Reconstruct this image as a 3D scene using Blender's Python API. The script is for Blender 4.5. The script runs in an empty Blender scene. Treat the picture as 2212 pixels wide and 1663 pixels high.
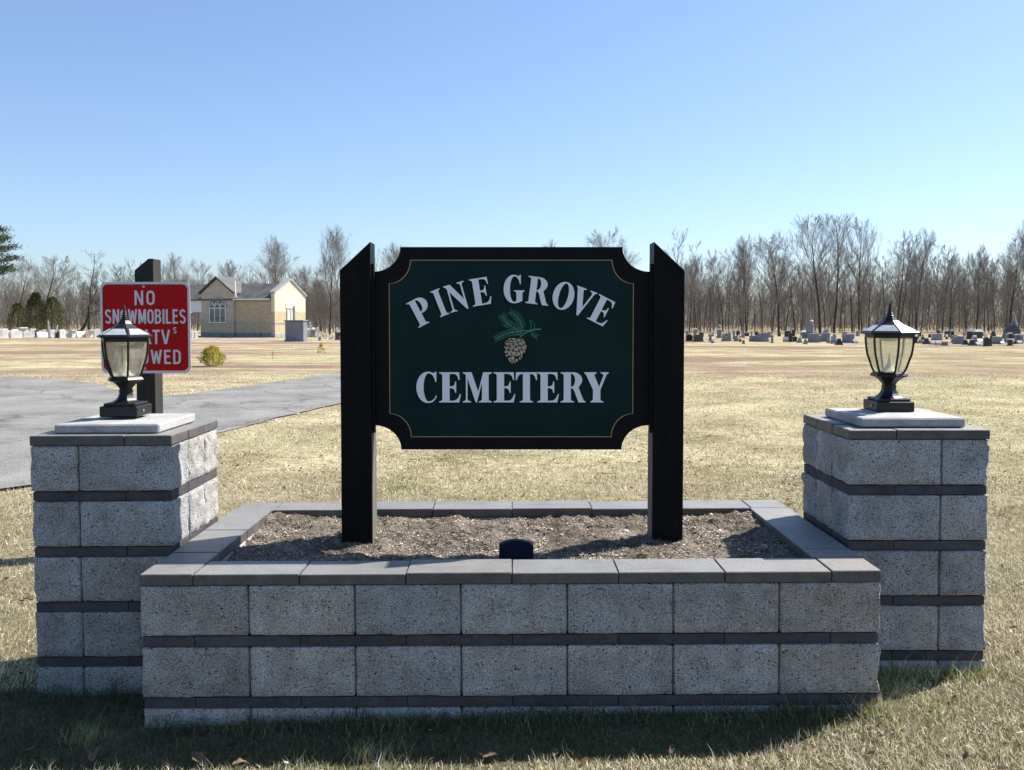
import bpy, math, random
import numpy as np
from mathutils import Vector

SC = bpy.context.scene
COL = SC.collection
R = math.radians

# ------------------------------------------------------------------ camera, sky, sun, exposure
CAM_H = 1.565
PITCH = R(2.4)
cam_d = bpy.data.cameras.new("camera")
cam_d.sensor_width = 36.0
cam_d.lens = 1970 / 2212 * 36.0
cam_d.shift_y = -(831.5 - (688 + 1970 * math.tan(R(2.4)))) / 2212     # the phone's own straightening of verticals
cam_d.clip_start = 0.05
cam_d.clip_end = 3000
cam = bpy.data.objects.new("camera", cam_d)
COL.objects.link(cam)
cam.location = (0, 0, CAM_H)
cam.rotation_euler = (R(90) - PITCH, 0, 0)
SC.camera = cam

SUN_AZ = R(60)      # from +Y towards +X
SUN_EL = R(45)
world = bpy.data.worlds.new("World")
SC.world = world
world.use_nodes = True
wn = world.node_tree.nodes
wl = world.node_tree.links
bg = wn["Background"]
sky = wn.new("ShaderNodeTexSky")
sky.sky_type = 'NISHITA'
sky.sun_disc = False
sky.sun_elevation = SUN_EL
sky.sun_rotation = SUN_AZ
sky.altitude = 100
sky.air_density = 1.0
sky.dust_density = 0.6
sky.ozone_density = 2.6
# evens out the steep brightening of the sky model towards the sun, as a phone camera's picture shows it
sdv = wn.new("ShaderNodeVectorMath"); sdv.operation = 'MULTIPLY'; sdv.inputs[1].default_value = (1 / 1.5,) * 3
sgm = wn.new("ShaderNodeGamma"); sgm.inputs[1].default_value = 0.84
sml = wn.new("ShaderNodeVectorMath"); sml.operation = 'MULTIPLY'; sml.inputs[1].default_value = (1.20, 1.34, 1.56)
wl.new(sky.outputs[0], sdv.inputs[0]); wl.new(sdv.outputs[0], sgm.inputs[0]); wl.new(sgm.outputs[0], sml.inputs[0])
wl.new(sml.outputs[0], bg.inputs[0])
bg.inputs[1].default_value = 0.108

sun_d = bpy.data.lights.new("sun", 'SUN')
sun_d.energy = 5.0
sun_d.angle = R(0.53)
sun_d.color = (1.0, 0.95, 0.86)
sun = bpy.data.objects.new("sun", sun_d)
COL.objects.link(sun)
S = Vector((math.sin(SUN_AZ) * math.cos(SUN_EL), math.cos(SUN_AZ) * math.cos(SUN_EL), math.sin(SUN_EL)))
sun.rotation_euler = S.to_track_quat('Z', 'Y').to_euler()
sun.location = S * 50

vs = SC.view_settings
vs.view_transform = 'Standard'
vs.look = 'None'
vs.exposure = 0.95
vs.gamma = 1
vs.use_curve_mapping = False
SC.cycles.max_bounces = 6
SC.cycles.transparent_max_bounces = 12

# ------------------------------------------------------------------ helpers: placing by measured pixel and distance
F = 1970.0
CX, CY = 1106.0, 688 + 1970 * math.tan(PITCH)
cp, sp = math.cos(PITCH), math.sin(PITCH)


def at(px, py, Y):
    u = (px - CX) / F
    v = (CY - py) / F
    dy = cp + v * sp
    dz = -sp + v * cp
    k = Y / dy
    return (u * k, Y, CAM_H + dz * k)


def ground(px, py, z=0.0):
    v = (CY - py) / F
    dy = cp + v * sp
    dz = -sp + v * cp
    k = (z - CAM_H) / dz
    return ((px - CX) / F * k, dy * k)


def mpp(Y):            # metres per measured pixel at distance Y
    return Y / F


# ------------------------------------------------------------------ helpers: numpy noise and meshes
def _h(ix, iy, iz, seed):
    n = (ix * 374761393 + iy * 668265263 + iz * 2147483647 + seed * 974634777) & 0x7fffffff
    n = ((n ^ (n >> 13)) * 1274126177) & 0x7fffffff
    n = (n ^ (n >> 16)) & 0xffff
    return n / 32767.5 - 1.0


def vnoise(P, scale=1.0, seed=0):
    P = np.asarray(P, dtype=np.float64) * scale + 1000.0
    i = np.floor(P).astype(np.int64)
    f = P - i
    f = f * f * (3 - 2 * f)
    out = 0
    for dx in (0, 1):
        wx = f[:, 0] if dx else 1 - f[:, 0]
        for dy in (0, 1):
            wy = f[:, 1] if dy else 1 - f[:, 1]
            for dz in (0, 1):
                wz = f[:, 2] if dz else 1 - f[:, 2]
                out = out + wx * wy * wz * _h(i[:, 0] + dx, i[:, 1] + dy, i[:, 2] + dz, seed)
    return out


def fnoise(P, scale=1.0, seed=0, octaves=3):
    a, s, o = 1.0, scale, 0
    for k in range(octaves):
        o = o + a * vnoise(P, s, seed + k * 17)
        a *= 0.5
        s *= 2.1
    return o / 1.6


def tag(o, label=None, cat=None, group=None, kind=None):
    if label: o["label"] = label
    if cat: o["category"] = cat
    if group: o["group"] = group
    if kind: o["kind"] = kind
    return o


def link(o, parent=None):
    COL.objects.link(o)
    if parent is not None:
        o.parent = parent
    return o


def empty(name, loc, rz=0.0, **kw):
    o = bpy.data.objects.new(name, None)
    o.empty_display_size = 0.1
    o.location = loc
    o.rotation_euler = (0, 0, rz)
    link(o)
    return tag(o, **kw)


def np_mesh(name, V, faces, mats, parent=None, tint=None, smooth=False, midx=None):
    """faces: list of int arrays (n,k). tint: (nv,3) real colour of each vertex."""
    V = np.asarray(V, dtype=np.float32)
    me = bpy.data.meshes.new(name)
    me.vertices.add(len(V))
    me.vertices.foreach_set("co", V.ravel())
    loops = np.concatenate([f.ravel() for f in faces]).astype(np.int32)
    tot = np.concatenate([np.full(len(f), f.shape[1]) for f in faces]).astype(np.int32)
    st = np.concatenate([[0], np.cumsum(tot)[:-1]]).astype(np.int32)
    me.loops.add(len(loops))
    me.loops.foreach_set("vertex_index", loops)
    me.polygons.add(len(tot))
    me.polygons.foreach_set("loop_start", st)
    me.polygons.foreach_set("loop_total", tot)
    if smooth:
        me.polygons.foreach_set("use_smooth", np.ones(len(tot), dtype=bool))
    if midx is not None:
        me.polygons.foreach_set("material_index", np.asarray(midx, dtype=np.int32))
    me.update(calc_edges=True)
    if tint is not None:
        ca = me.color_attributes.new("tint", 'FLOAT_COLOR', 'POINT')
        c = np.ones((len(V), 4), dtype=np.float32)
        c[:, :3] = tint
        ca.data.foreach_set("color", c.ravel())
    for m in (mats if isinstance(mats, (list, tuple)) else [mats]):
        me.materials.append(m)
    return link(bpy.data.objects.new(name, me), parent)


class MB:
    """collects primitive shapes, builds ONE mesh object"""

    def __init__(s):
        s.v, s.f, s.m, s.t = [], [], [], []
        s.cur = 0
        s.tn = (1, 1, 1)

    def add(s, vs_, fs):
        n = len(s.v)
        s.v += [tuple(p) for p in vs_]
        s.t += [s.tn] * len(vs_)
        s.f += [[i + n for i in f] for f in fs]
        s.m += [s.cur] * len(fs)

    def box(s, x0, x1, y0, y1, z0, z1, b=0.0):
        if b <= 0:
            s.add([(x0, y0, z0), (x1, y0, z0), (x1, y1, z0), (x0, y1, z0), (x0, y0, z1), (x1, y0, z1), (x1, y1, z1), (x0, y1, z1)],
                  [(0, 3, 2, 1), (4, 5, 6, 7), (0, 1, 5, 4), (1, 2, 6, 5), (2, 3, 7, 6), (3, 0, 4, 7)])
            return
        # chamfered box as 24 verts
        vs_ = []
        idx = {}
        for sx in (0, 1):
            for sy in (0, 1):
                for sz in (0, 1):
                    X, Y, Z = (x0, x1)[sx], (y0, y1)[sy], (z0, z1)[sz]
                    dx, dy, dz = (b, -b)[sx], (b, -b)[sy], (b, -b)[sz]
                    idx[sx, sy, sz, 'x'] = len(vs_); vs_.append((X, Y + dy, Z + dz))
                    idx[sx, sy, sz, 'y'] = len(vs_); vs_.append((X + dx, Y, Z + dz))
                    idx[sx, sy, sz, 'z'] = len(vs_); vs_.append((X + dx, Y + dy, Z))
        fs = []
        for sx in (0, 1):
            q = [idx[sx, a, c, 'x'] for a, c in ((0, 0), (1, 0), (1, 1), (0, 1))]
            fs.append(q if sx else q[::-1])
        for sy in (0, 1):
            q = [idx[a, sy, c, 'y'] for a, c in ((0, 0), (0, 1), (1, 1), (1, 0))]
            fs.append(q if sy else q[::-1])
        for sz in (0, 1):
            q = [idx[a, c, sz, 'z'] for a, c in ((0, 0), (1, 0), (1, 1), (0, 1))]
            fs.append(q if sz else q[::-1])
        for a in (0, 1):
            for c in (0, 1):
                fs.append([idx[0, a, c, 'y'], idx[1, a, c, 'y'], idx[1, a, c, 'z'], idx[0, a, c, 'z']])
                fs.append([idx[a, 0, c, 'x'], idx[a, 1, c, 'x'], idx[a, 1, c, 'z'], idx[a, 0, c, 'z']])
                fs.append([idx[a, c, 0, 'x'], idx[a, c, 1, 'x'], idx[a, c, 1, 'y'], idx[a, c, 0, 'y']])
                for e in (0, 1):
                    fs.append([idx[a, c, e, 'x'], idx[a, c, e, 'y'], idx[a, c, e, 'z']])
        s.add(vs_, fs)

    def prism(s, pts, y0, y1):
        """polygon in x,z extruded along y"""
        n = len(pts)
        s.add([(p[0], y0, p[1]) for p in pts] + [(p[0], y1, p[1]) for p in pts],
              [list(range(n))] + [list(range(2 * n - 1, n - 1, -1))] + [[i, i + n, (i + 1) % n + n, (i + 1) % n] for i in range(n)])

    def lathe(s, prof, n, a0=0.0, cx=0, cy=0, cz=0, sx=1, sy=1, cap=True):
        vs_, fs = [], []
        for r, z in prof:
            for k in range(n):
                a = a0 + 2 * math.pi * k / n
                vs_.append((cx + sx * r * math.cos(a), cy + sy * r * math.sin(a), cz + z))
        for j in range(len(prof) - 1):
            for k in range(n):
                fs.append([j * n + k, j * n + (k + 1) % n, (j + 1) * n + (k + 1) % n, (j + 1) * n + k])
        if cap:
            fs.append([k for k in range(n)][::-1])
            fs.append([(len(prof) - 1) * n + k for k in range(n)])
        s.add(vs_, fs)

    def tube(s, pts, rad, n=6):
        pts = [Vector(p) for p in pts]
        if not isinstance(rad, (list, tuple)):
            rad = [rad] * len(pts)
        vs_, fs = [], []
        for i, p in enumerate(pts):
            d = (pts[min(i + 1, len(pts) - 1)] - pts[max(i - 1, 0)]).normalized()
            a = d.cross(Vector((0, 0, 1)) if abs(d.z) < .9 else Vector((1, 0, 0))).normalized()
            b = d.cross(a)
            for k in range(n):
                t = 2 * math.pi * k / n
                vs_.append(p + (a * math.cos(t) + b * math.sin(t)) * rad[i])
        for j in range(len(pts) - 1):
            for k in range(n):
                fs.append([j * n + k, j * n + (k + 1) % n, (j + 1) * n + (k + 1) % n, (j + 1) * n + k])
        fs.append(list(range(n))[::-1])
        fs.append([(len(pts) - 1) * n + k for k in range(n)])
        s.add(vs_, fs)

    def build(s, name, mats, parent=None, smooth=False):
        me = bpy.data.meshes.new(name)
        me.from_pydata(s.v, [], s.f)
        ms = mats if isinstance(mats, (list, tuple)) else [mats]
        for m in ms:
            me.materials.append(m)
        if len(ms) > 1:
            me.polygons.foreach_set("material_index", s.m)
        ca = me.color_attributes.new("tint", 'FLOAT_COLOR', 'POINT')
        c = np.ones((len(s.v), 4), dtype=np.float32)
        c[:, :3] = np.array(s.t)
        ca.data.foreach_set("color", c.ravel())
        if smooth:
            me.polygons.foreach_set("use_smooth", [True] * len(me.polygons))
        import bmesh
        bm = bmesh.new(); bm.from_mesh(me)
        bmesh.ops.recalc_face_normals(bm, faces=bm.faces)
        bm.to_mesh(me); bm.free()
        me.update()
        return link(bpy.data.objects.new(name, me), parent)


def curve_mesh(name, loops, depth, mat, parent=None, y=0.0):
    """closed 2D outlines (x,z), even-odd filled, extruded to a thickness; front face at y"""
    cu = bpy.data.curves.new(name, 'CURVE')
    cu.dimensions = '2D'
    cu.fill_mode = 'BOTH'
    cu.extrude = depth / 2
    for lp in loops:
        sp_ = cu.splines.new('POLY')
        sp_.points.add(len(lp) - 1)
        for i, (a, b) in enumerate(lp):
            sp_.points[i].co = (a, b, 0, 1)
        sp_.use_cyclic_u = True
    o = bpy.data.objects.new(name, cu)
    COL.objects.link(o)
    bpy.context.view_layer.update()
    me = bpy.data.meshes.new_from_object(o.evaluated_get(bpy.context.evaluated_depsgraph_get()))
    bpy.data.objects.remove(o)
    bpy.data.curves.remove(cu)
    n = len(me.vertices)
    co = np.empty(n * 3); me.vertices.foreach_get("co", co); co = co.reshape(-1, 3)
    co2 = np.stack([co[:, 0], -co[:, 2] + depth / 2 + y, co[:, 1]], 1)
    me.vertices.foreach_set("co", co2.ravel())
    me.update()
    me.materials.clear()
    me.materials.append(mat)
    me.name = name
    return link(bpy.data.objects.new(name, me), parent)


# ------------------------------------------------------------------ materials
def new_mat(name):
    m = bpy.data.materials.new(name)
    m.use_nodes = True
    nt = m.node_tree
    return m, nt, nt.nodes["Principled BSDF"]


def N(nt, t, **kw):
    n = nt.nodes.new(t)
    for k, v in kw.items():
        setattr(n, k, v)
    return n


def obj_coord(nt, scale=(1, 1, 1), geo=False):
    if geo:
        g = N(nt, "ShaderNodeNewGeometry")
        src = g.outputs["Position"]
    else:
        tc = N(nt, "ShaderNodeTexCoord")
        src = tc.outputs["Object"]
    mp = N(nt, "ShaderNodeMapping")
    mp.inputs["Scale"].default_value = scale
    nt.links.new(src, mp.inputs[0])
    return mp.outputs[0]


def noise(nt, co, scale, detail=4, rough=0.55, dist=0.0):
    n = N(nt, "ShaderNodeTexNoise")
    n.inputs["Scale"].default_value = scale
    n.inputs["Detail"].default_value = detail
    n.inputs["Roughness"].default_value = rough
    n.inputs["Distortion"].default_value = dist
    nt.links.new(co, n.inputs["Vector"])
    return n.outputs["Fac"]


def ramp(nt, fac, stops):
    r = N(nt, "ShaderNodeValToRGB")
    els = r.color_ramp.elements
    while len(els) > 1:
        els.remove(els[-1])
    for i, (p, c) in enumerate(stops):
        e = els[0] if i == 0 else els.new(p)
        e.position = p
        e.color = (c[0], c[1], c[2], 1) if not isinstance(c, (int, float)) else (c, c, c, 1)
    nt.links.new(fac, r.inputs[0])
    return r.outputs[0]


def mix(nt, fac, a, b, mode='MIX'):
    m = N(nt, "ShaderNodeMix", data_type='RGBA', blend_type=mode)
    for sock, v in ((0, fac), (6, a), (7, b)):
        if hasattr(v, "is_linked") or hasattr(v, "links"):
            nt.links.new(v, m.inputs[sock])
        elif isinstance(v, (int, float)):
            m.inputs[sock].default_value = v if sock == 0 else (v, v, v, 1)
        else:
            m.inputs[sock].default_value = (v[0], v[1], v[2], 1)
    return m.outputs[2]


def bump(nt, bs, h, strength=0.4, dist=0.01):
    b = N(nt, "ShaderNodeBump")
    b.inputs["Strength"].default_value = strength
    b.inputs["Distance"].default_value = dist
    nt.links.new(h, b.inputs["Height"])
    nt.links.new(b.outputs[0], bs.inputs["Normal"])


def tint_node(nt):
    a = N(nt, "ShaderNodeAttribute", attribute_name="tint")
    return a.outputs["Color"]


def simple(name, c, rough=0.6, var=0.15, scale=8.0, bmp=0.0, bscale=60.0, metal=0.0, spec=0.5, coat=0.0, stretch=(1, 1, 1), usetint=False):
    m, nt, bs = new_mat(name)
    co = obj_coord(nt, stretch)
    f = noise(nt, co, scale, 5)
    lo = [x * (1 - var) for x in c]
    hi = [min(1, x * (1 + var)) for x in c]
    colr = ramp(nt, f, [(0.3, lo), (0.7, hi)])
    if usetint:
        colr = mix(nt, 1.0, colr, tint_node(nt), 'MULTIPLY')
    nt.links.new(colr, bs.inputs["Base Color"])
    bs.inputs["Roughness"].default_value = rough
    bs.inputs["Metallic"].default_value = metal
    bs.inputs["Specular IOR Level"].default_value = spec
    if coat: bs.inputs["Coat Weight"].default_value = coat
    if bmp:
        bump(nt, bs, noise(nt, co, bscale, 4), bmp, 0.004)
    return m


def block_material():
    m, nt, bs = new_mat("split_face_concrete")
    co = obj_coord(nt)
    base = ramp(nt, noise(nt, co, 9, 6, 0.65), [(0.28, (0.245, 0.24, 0.235)), (0.5, (0.345, 0.342, 0.338)), (0.72, (0.43, 0.43, 0.43))])
    grain = ramp(nt, noise(nt, co, 210, 3, 0.7), [(0.36, 0.42), (0.5, 1.0), (0.66, 1.65)])
    c1 = mix(nt, 1.0, base, grain, 'MULTIPLY')
    # little open pits of the concrete, slightly drawn out
    v = N(nt, "ShaderNodeTexVoronoi", feature='F1')
    cs = obj_coord(nt, (0.8, 0.8, 1.9))
    # wobble the pit shapes
    nn = N(nt, "ShaderNodeTexNoise"); nn.inputs["Scale"].default_value = 90
    nt.links.new(cs, nn.inputs["Vector"])
    ad = N(nt, "ShaderNodeVectorMath", operation='MULTIPLY_ADD')
    nt.links.new(nn.outputs["Color"], ad.inputs[0])
    ad.inputs[1].default_value = (0.014, 0.014, 0.014)
    nt.links.new(cs, ad.inputs[2])
    nt.links.new(ad.outputs[0], v.inputs["Vector"])
    v.inputs["Scale"].default_value = 100
    sep = N(nt, "ShaderNodeSeparateColor")
    nt.links.new(v.outputs["Color"], sep.inputs[0])
    rad = N(nt, "ShaderNodeMapRange")
    nt.links.new(sep.outputs[0], rad.inputs[0])
    rad.inputs[1].default_value = 0.38; rad.inputs[2].default_value = 1.0
    rad.inputs[3].default_value = 0.0; rad.inputs[4].default_value = 0.43
    lt = N(nt, "ShaderNodeMath", operation='SUBTRACT')
    nt.links.new(rad.outputs[0], lt.inputs[0]); nt.links.new(v.outputs["Distance"], lt.inputs[1])
    pit = ramp(nt, lt.outputs[0], [(0.0, 0.0), (0.06, 1.0)])
    c2 = mix(nt, pit, c1, (0.025, 0.023, 0.022))
    stain = ramp(nt, noise(nt, obj_coord(nt, (1, 1, .55)), 3.4, 5, 0.65), [(0.42, (1, 1, 1)), (0.56, (.90, .86, .81)), (0.68, (1.02, 1.02, 1.03)), (0.8, (0.78, 0.74, 0.70))])
    c3 = mix(nt, 1.0, c2, stain, 'MULTIPLY')
    c4 = mix(nt, 1.0, c3, tint_node(nt), 'MULTIPLY')
    nt.links.new(c4, bs.inputs["Base Color"])
    bs.inputs["Roughness"].default_value = 0.92
    bs.inputs["Specular IOR Level"].default_value = 0.2
    hh = mix(nt, pit, noise(nt, co, 120, 4, 0.7), 0.0)
    bump(nt, bs, hh, 0.8, 0.006)
    return m


def paver_material(name, c, blotch=0.2, rough=.85, spec=.3, lit_top=None):
    m, nt, bs = new_mat(name)
    co = obj_coord(nt)
    b = ramp(nt, noise(nt, co, 14, 5, 0.6), [(0.3, [x * (1 - blotch) for x in c]), (0.7, [x * (1 + blotch) for x in c])])
    g = mix(nt, 1.0, ramp(nt, noise(nt, co, 300, 2, 0.6), [(0.33, 0.6), (0.5, 1.0), (0.68, 1.4)]), ramp(nt, noise(nt, co, 5, 6, 0.7), [(0.32, 0.80), (0.5, 1.0), (0.7, 1.15)]), 'MULTIPLY')
    cc = mix(nt, 1.0, mix(nt, 1.0, b, g, 'MULTIPLY'), tint_node(nt), 'MULTIPLY')
    lime = ramp(nt, noise(nt, obj_coord(nt, (1, 1, 0.35)), 26, 5, 0.7), [(0.64, 0.0), (0.78, 0.32)])
    cc = mix(nt, lime, cc, (0.45, 0.45, 0.44))
    if lit_top:   # paler colour on upward faces, painting in sunlight on the tops
        gn = N(nt, "ShaderNodeNewGeometry")
        sz = N(nt, "ShaderNodeSeparateXYZ"); nt.links.new(gn.outputs["True Normal"], sz.inputs[0])
        mr = N(nt, "ShaderNodeMapRange"); nt.links.new(sz.outputs[2], mr.inputs[0]); mr.inputs[1].default_value = .75; mr.inputs[2].default_value = .95
        cc = mix(nt, mr.outputs[0], cc, mix(nt, 1.0, mix(nt, 1.0, lit_top, g, 'MULTIPLY'), tint_node(nt), 'MULTIPLY'))
    nt.links.new(cc, bs.inputs["Base Color"])
    bs.inputs["Roughness"].default_value = rough
    bs.inputs["Specular IOR Level"].default_value = spec
    bump(nt, bs, noise(nt, co, 260, 3, 0.6), 0.45, 0.003)
    return m


M = {}
M['block'] = block_material()
M['band'] = paver_material("charcoal_paver", (0.066, 0.060, 0.065))
M['cope'] = paver_material("coping_paver", (0.082, 0.074, 0.072), 0.34, 0.55, 0.6, lit_top=(0.205, 0.198, 0.190))
M['slab'] = paver_material("pale_concrete", (0.36, 0.355, 0.345), 0.12)
M['black_wood'] = simple("black_painted_wood", (0.0035, 0.0035, 0.004), 0.5, 0.5, 6, 0.35, 40, stretch=(6, 6, 0.6), spec=0.12)
M['trim'] = simple("black_trim_paint", (0.0055, 0.0052, 0.0075), 0.5, 0.3, 10, 0.1, 60, stretch=(1, 1, 6), spec=0.12)
M['green'] = simple("dark_green_paint", (0.0042, 0.023, 0.0215), 0.42, 0.22, 3, 0.03, 300, spec=0.1)
M['gold'] = simple("gold_pinline", (0.46, 0.29, 0.11), 0.4, 0.1, 20)
M['white_letter'] = simple("white_enamel", (0.84, 0.83, 0.84), 0.45, 0.03, 6)
M['letter_shade'] = simple("black_enamel", (0.004, 0.004, 0.004), 0.6, 0.1, 6, spec=0.2)
M['sprig'] = simple("sprig_green", (0.075, 0.30, 0.19), 0.5, 0.25, 30)
M['cone'] = simple("cone_tan", (0.46, 0.38, 0.27), 0.5, 0.2, 14)
M['red'] = simple("red_sheeting", (0.44, 0.007, 0.010), 0.55, 0.06, 3, spec=0.12)
M['sheet_white'] = simple("white_sheeting", (0.62, 0.63, 0.65), 0.5, 0.03, 3)
M['brown_wood'] = simple("weathered_black_stain", (0.014, 0.012, 0.010), 0.75, 0.45, 7, 0.4, 40, stretch=(6, 6, 0.5))
M['metal'] = simple("galvanised_steel", (0.5, 0.5, 0.5), 0.35, 0.1, 30, metal=1.0)
M['lamp_black'] = simple("lamp_black_metal", (0.008, 0.008, 0.009), 0.42, 0.25, 12, 0.12, 220, spec=0.35)
M['solar'] = simple("solar_panel", (0.42, 0.43, 0.45), 0.25, 0.25, 40, spec=0.9)  # pale grey base colour paints in the sky's reflection on the cells
M['reflector'] = simple("white_reflector", (0.78, 0.78, 0.75), 0.3, 0.03, 10)
M['flood'] = simple("dark_blue_plastic", (0.004, 0.008, 0.03), 0.6, 0.2, 10, spec=.1)
M['brown_leaf'] = simple("dead_leaf", (0.13, 0.08, 0.045), 0.8, 0.4, 60)
M['stone'] = simple("small_stone", (0.5, 0.48, 0.45), 0.9, 0.2, 40, 0.4, 200)


def glass_material():
    m, nt, bs = new_mat("seeded_lamp_glass")
    out = nt.nodes["Material Output"]
    tr = N(nt, "ShaderNodeBsdfTransparent"); tr.inputs[0].default_value = (0.95, 0.93, 0.82, 1)
    tl = N(nt, "ShaderNodeBsdfTranslucent"); tl.inputs[0].default_value = (0.84, 0.82, 0.64, 1)
    df = N(nt, "ShaderNodeBsdfDiffuse"); df.inputs[0].default_value = (0.72, 0.71, 0.58, 1)
    gl = N(nt, "ShaderNodeBsdfGlossy"); gl.inputs["Roughness"].default_value = 0.08
    a = N(nt, "ShaderNodeMixShader"); a.inputs[0].default_value = 0.5
    nt.links.new(tl.outputs[0], a.inputs[1]); nt.links.new(df.outputs[0], a.inputs[2])
    b = N(nt, "ShaderNodeMixShader")
    co = obj_coord(nt)
    f = ramp(nt, noise(nt, co, 18, 3), [(0.3, 0.30), (0.7, 0.42)])
    nt.links.new(f, b.inputs[0])
    nt.links.new(tr.outputs[0], b.inputs[1]); nt.links.new(a.outputs[0], b.inputs[2])
    c = N(nt, "ShaderNodeMixShader"); c.inputs[0].default_value = 0.07
    nt.links.new(b.outputs[0], c.inputs[1]); nt.links.new(gl.outputs[0], c.inputs[2])
    nt.links.new(c.outputs[0], out.inputs[0])
    return m


M['glass'] = glass_material()


def ground_material():
    m, nt, bs = new_mat("dormant_lawn")
    co = obj_coord(nt, (1, 1, 1), geo=True)
    straw = ramp(nt, noise(nt, co, 0.55, 6, 0.62), [(0.3, (0.30, 0.24, 0.15)), (0.5, (0.47, 0.40, 0.26)), (0.72, (0.58, 0.51, 0.34))])
    green = ramp(nt, noise(nt, co, 0.23, 5, 0.6), [(0.44, 0.0), (0.62, 0.5)])
    c1 = mix(nt, green, straw, (0.28, 0.29, 0.15))
    # clumps
    cl = ramp(nt, noise(nt, co, 7, 6, 0.78), [(0.34, 0.28), (0.44, 0.85), (0.62, 1.25)])
    c2 = mix(nt, 1.0, mix(nt, 1.0, c1, ramp(nt, noise(nt, co, 0.8, 6, 0.7), [(0.33, (.66, .62, .56)), (0.5, (1, 1, 1)), (0.68, (1.16, 1.14, 1.10))]), 'MULTIPLY'), cl, 'MULTIPLY')
    fine = ramp(nt, noise(nt, co, 70, 3, 0.7), [(0.35, 0.6), (0.5, 1.0), (0.65, 1.25)])
    c3 = mix(nt, 1.0, c2, fine, 'MULTIPLY')
    # bare reddish thatch in drawn out bands further off
    sepg = N(nt, "ShaderNodeSeparateXYZ")
    nt.links.new(co, sepg.inputs[0])
    far = N(nt, "ShaderNodeMapRange"); far.interpolation_type = 'SMOOTHSTEP'
    nt.links.new(sepg.outputs[1], far.inputs[0])
    far.inputs[1].default_value = 17; far.inputs[2].default_value = 30
    cob = obj_coord(nt, (0.16, 0.55, 1), geo=True)
    bn = ramp(nt, noise(nt, cob, 0.42, 6, 0.62, 0.6), [(0.43, 0.0), (0.59, 0.82)])
    bf = N(nt, "ShaderNodeMath", operation='MULTIPLY')
    nt.links.new(bn, bf.inputs[0]); nt.links.new(far.outputs[0], bf.inputs[1])
    c4 = mix(nt, bf.outputs[0], c3, mix(nt, 1.0, (0.225, 0.145, 0.12), fine, 'MULTIPLY'))
    # same thin patches near, faint
    pn = ramp(nt, noise(nt, co, 1.3, 5, 0.65), [(0.60, 0.0), (0.72, 0.6)])
    c5 = mix(nt, pn, c4, (0.24, 0.17, 0.11))
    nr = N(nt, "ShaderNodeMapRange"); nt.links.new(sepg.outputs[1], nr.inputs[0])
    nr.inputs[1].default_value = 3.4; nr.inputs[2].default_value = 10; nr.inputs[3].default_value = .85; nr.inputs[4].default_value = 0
    c6 = mix(nt, nr.outputs[0], c5, mix(nt, 1.0, (0.10, 0.085, 0.05), fine, 'MULTIPLY'))  # darker thatch up close, with the shade between blades put into its colour
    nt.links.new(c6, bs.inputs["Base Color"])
    bs.inputs["Roughness"].default_value = 1.0
    bs.inputs["Specular IOR Level"].default_value = 0.0
    bump(nt, bs, noise(nt, co, 16, 6, 0.75), 0.9, 0.05)
    return m


def asphalt_material():
    m, nt, bs = new_mat("worn_asphalt")
    co = obj_coord(nt, geo=True)
    b = ramp(nt, noise(nt, co, 0.9, 7, 0.72), [(0.3, (0.13, 0.126, 0.118)), (0.5, (0.21, 0.203, 0.19)), (0.7, (0.28, 0.268, 0.25))])
    g = ramp(nt, noise(nt, co, 48, 4, 0.85), [(0.36, 0.45), (0.5, 1.0), (0.64, 1.6)])
    c = mix(nt, 1.0, b, g, 'MULTIPLY')
    ck = N(nt, "ShaderNodeTexVoronoi", feature='DISTANCE_TO_EDGE'); ck.inputs["Scale"].default_value = 0.45
    w = N(nt, "ShaderNodeTexNoise"); w.inputs["Scale"].default_value = 1.6; w.inputs["Detail"].default_value = 5
    nt.links.new(co, w.inputs["Vector"])
    wv = N(nt, "ShaderNodeVectorMath", operation='MULTIPLY_ADD')
    nt.links.new(w.outputs["Color"], wv.inputs[0]); wv.inputs[1].default_value = (1.2, 1.2, 0)
    nt.links.new(co, wv.inputs[2]); nt.links.new(wv.outputs[0], ck.inputs["Vector"])
    cr = ramp(nt, ck.outputs["Distance"], [(0.0, 0.8), (0.02, 0.0)])
    c = mix(nt, cr, c, (0.07, 0.065, 0.06))
    nt.links.new(c, bs.inputs["Base Color"])
    bs.inputs["Roughness"].default_value = 0.9
    bs.inputs["Specular IOR Level"].default_value = 0.25
    bump(nt, bs, noise(nt, co, 90, 3, 0.8), 0.6, 0.01)
    return m


def soil_material():
    m, nt, bs = new_mat("bed_soil")
    co = obj_coord(nt, geo=True)
    b = ramp(nt, noise(nt, co, 7, 6, 0.7), [(0.32, (0.06, 0.048, 0.038)), (0.5, (0.18, 0.152, 0.124)), (0.7, (0.34, 0.295, 0.245))])
    g = ramp(nt, noise(nt, co, 130, 3, 0.8), [(0.36, 0.45), (0.5, 1.0), (0.66, 1.5)])
    nt.links.new(mix(nt, 1.0, b, g, 'MULTIPLY'), bs.inputs["Base Color"])
    bs.inputs["Roughness"].default_value = 1.0
    bs.inputs["Specular IOR Level"].default_value = 0.1
    bump(nt, bs, noise(nt, co, 90, 5, 0.8), 1.0, 0.012)
    return m


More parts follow.
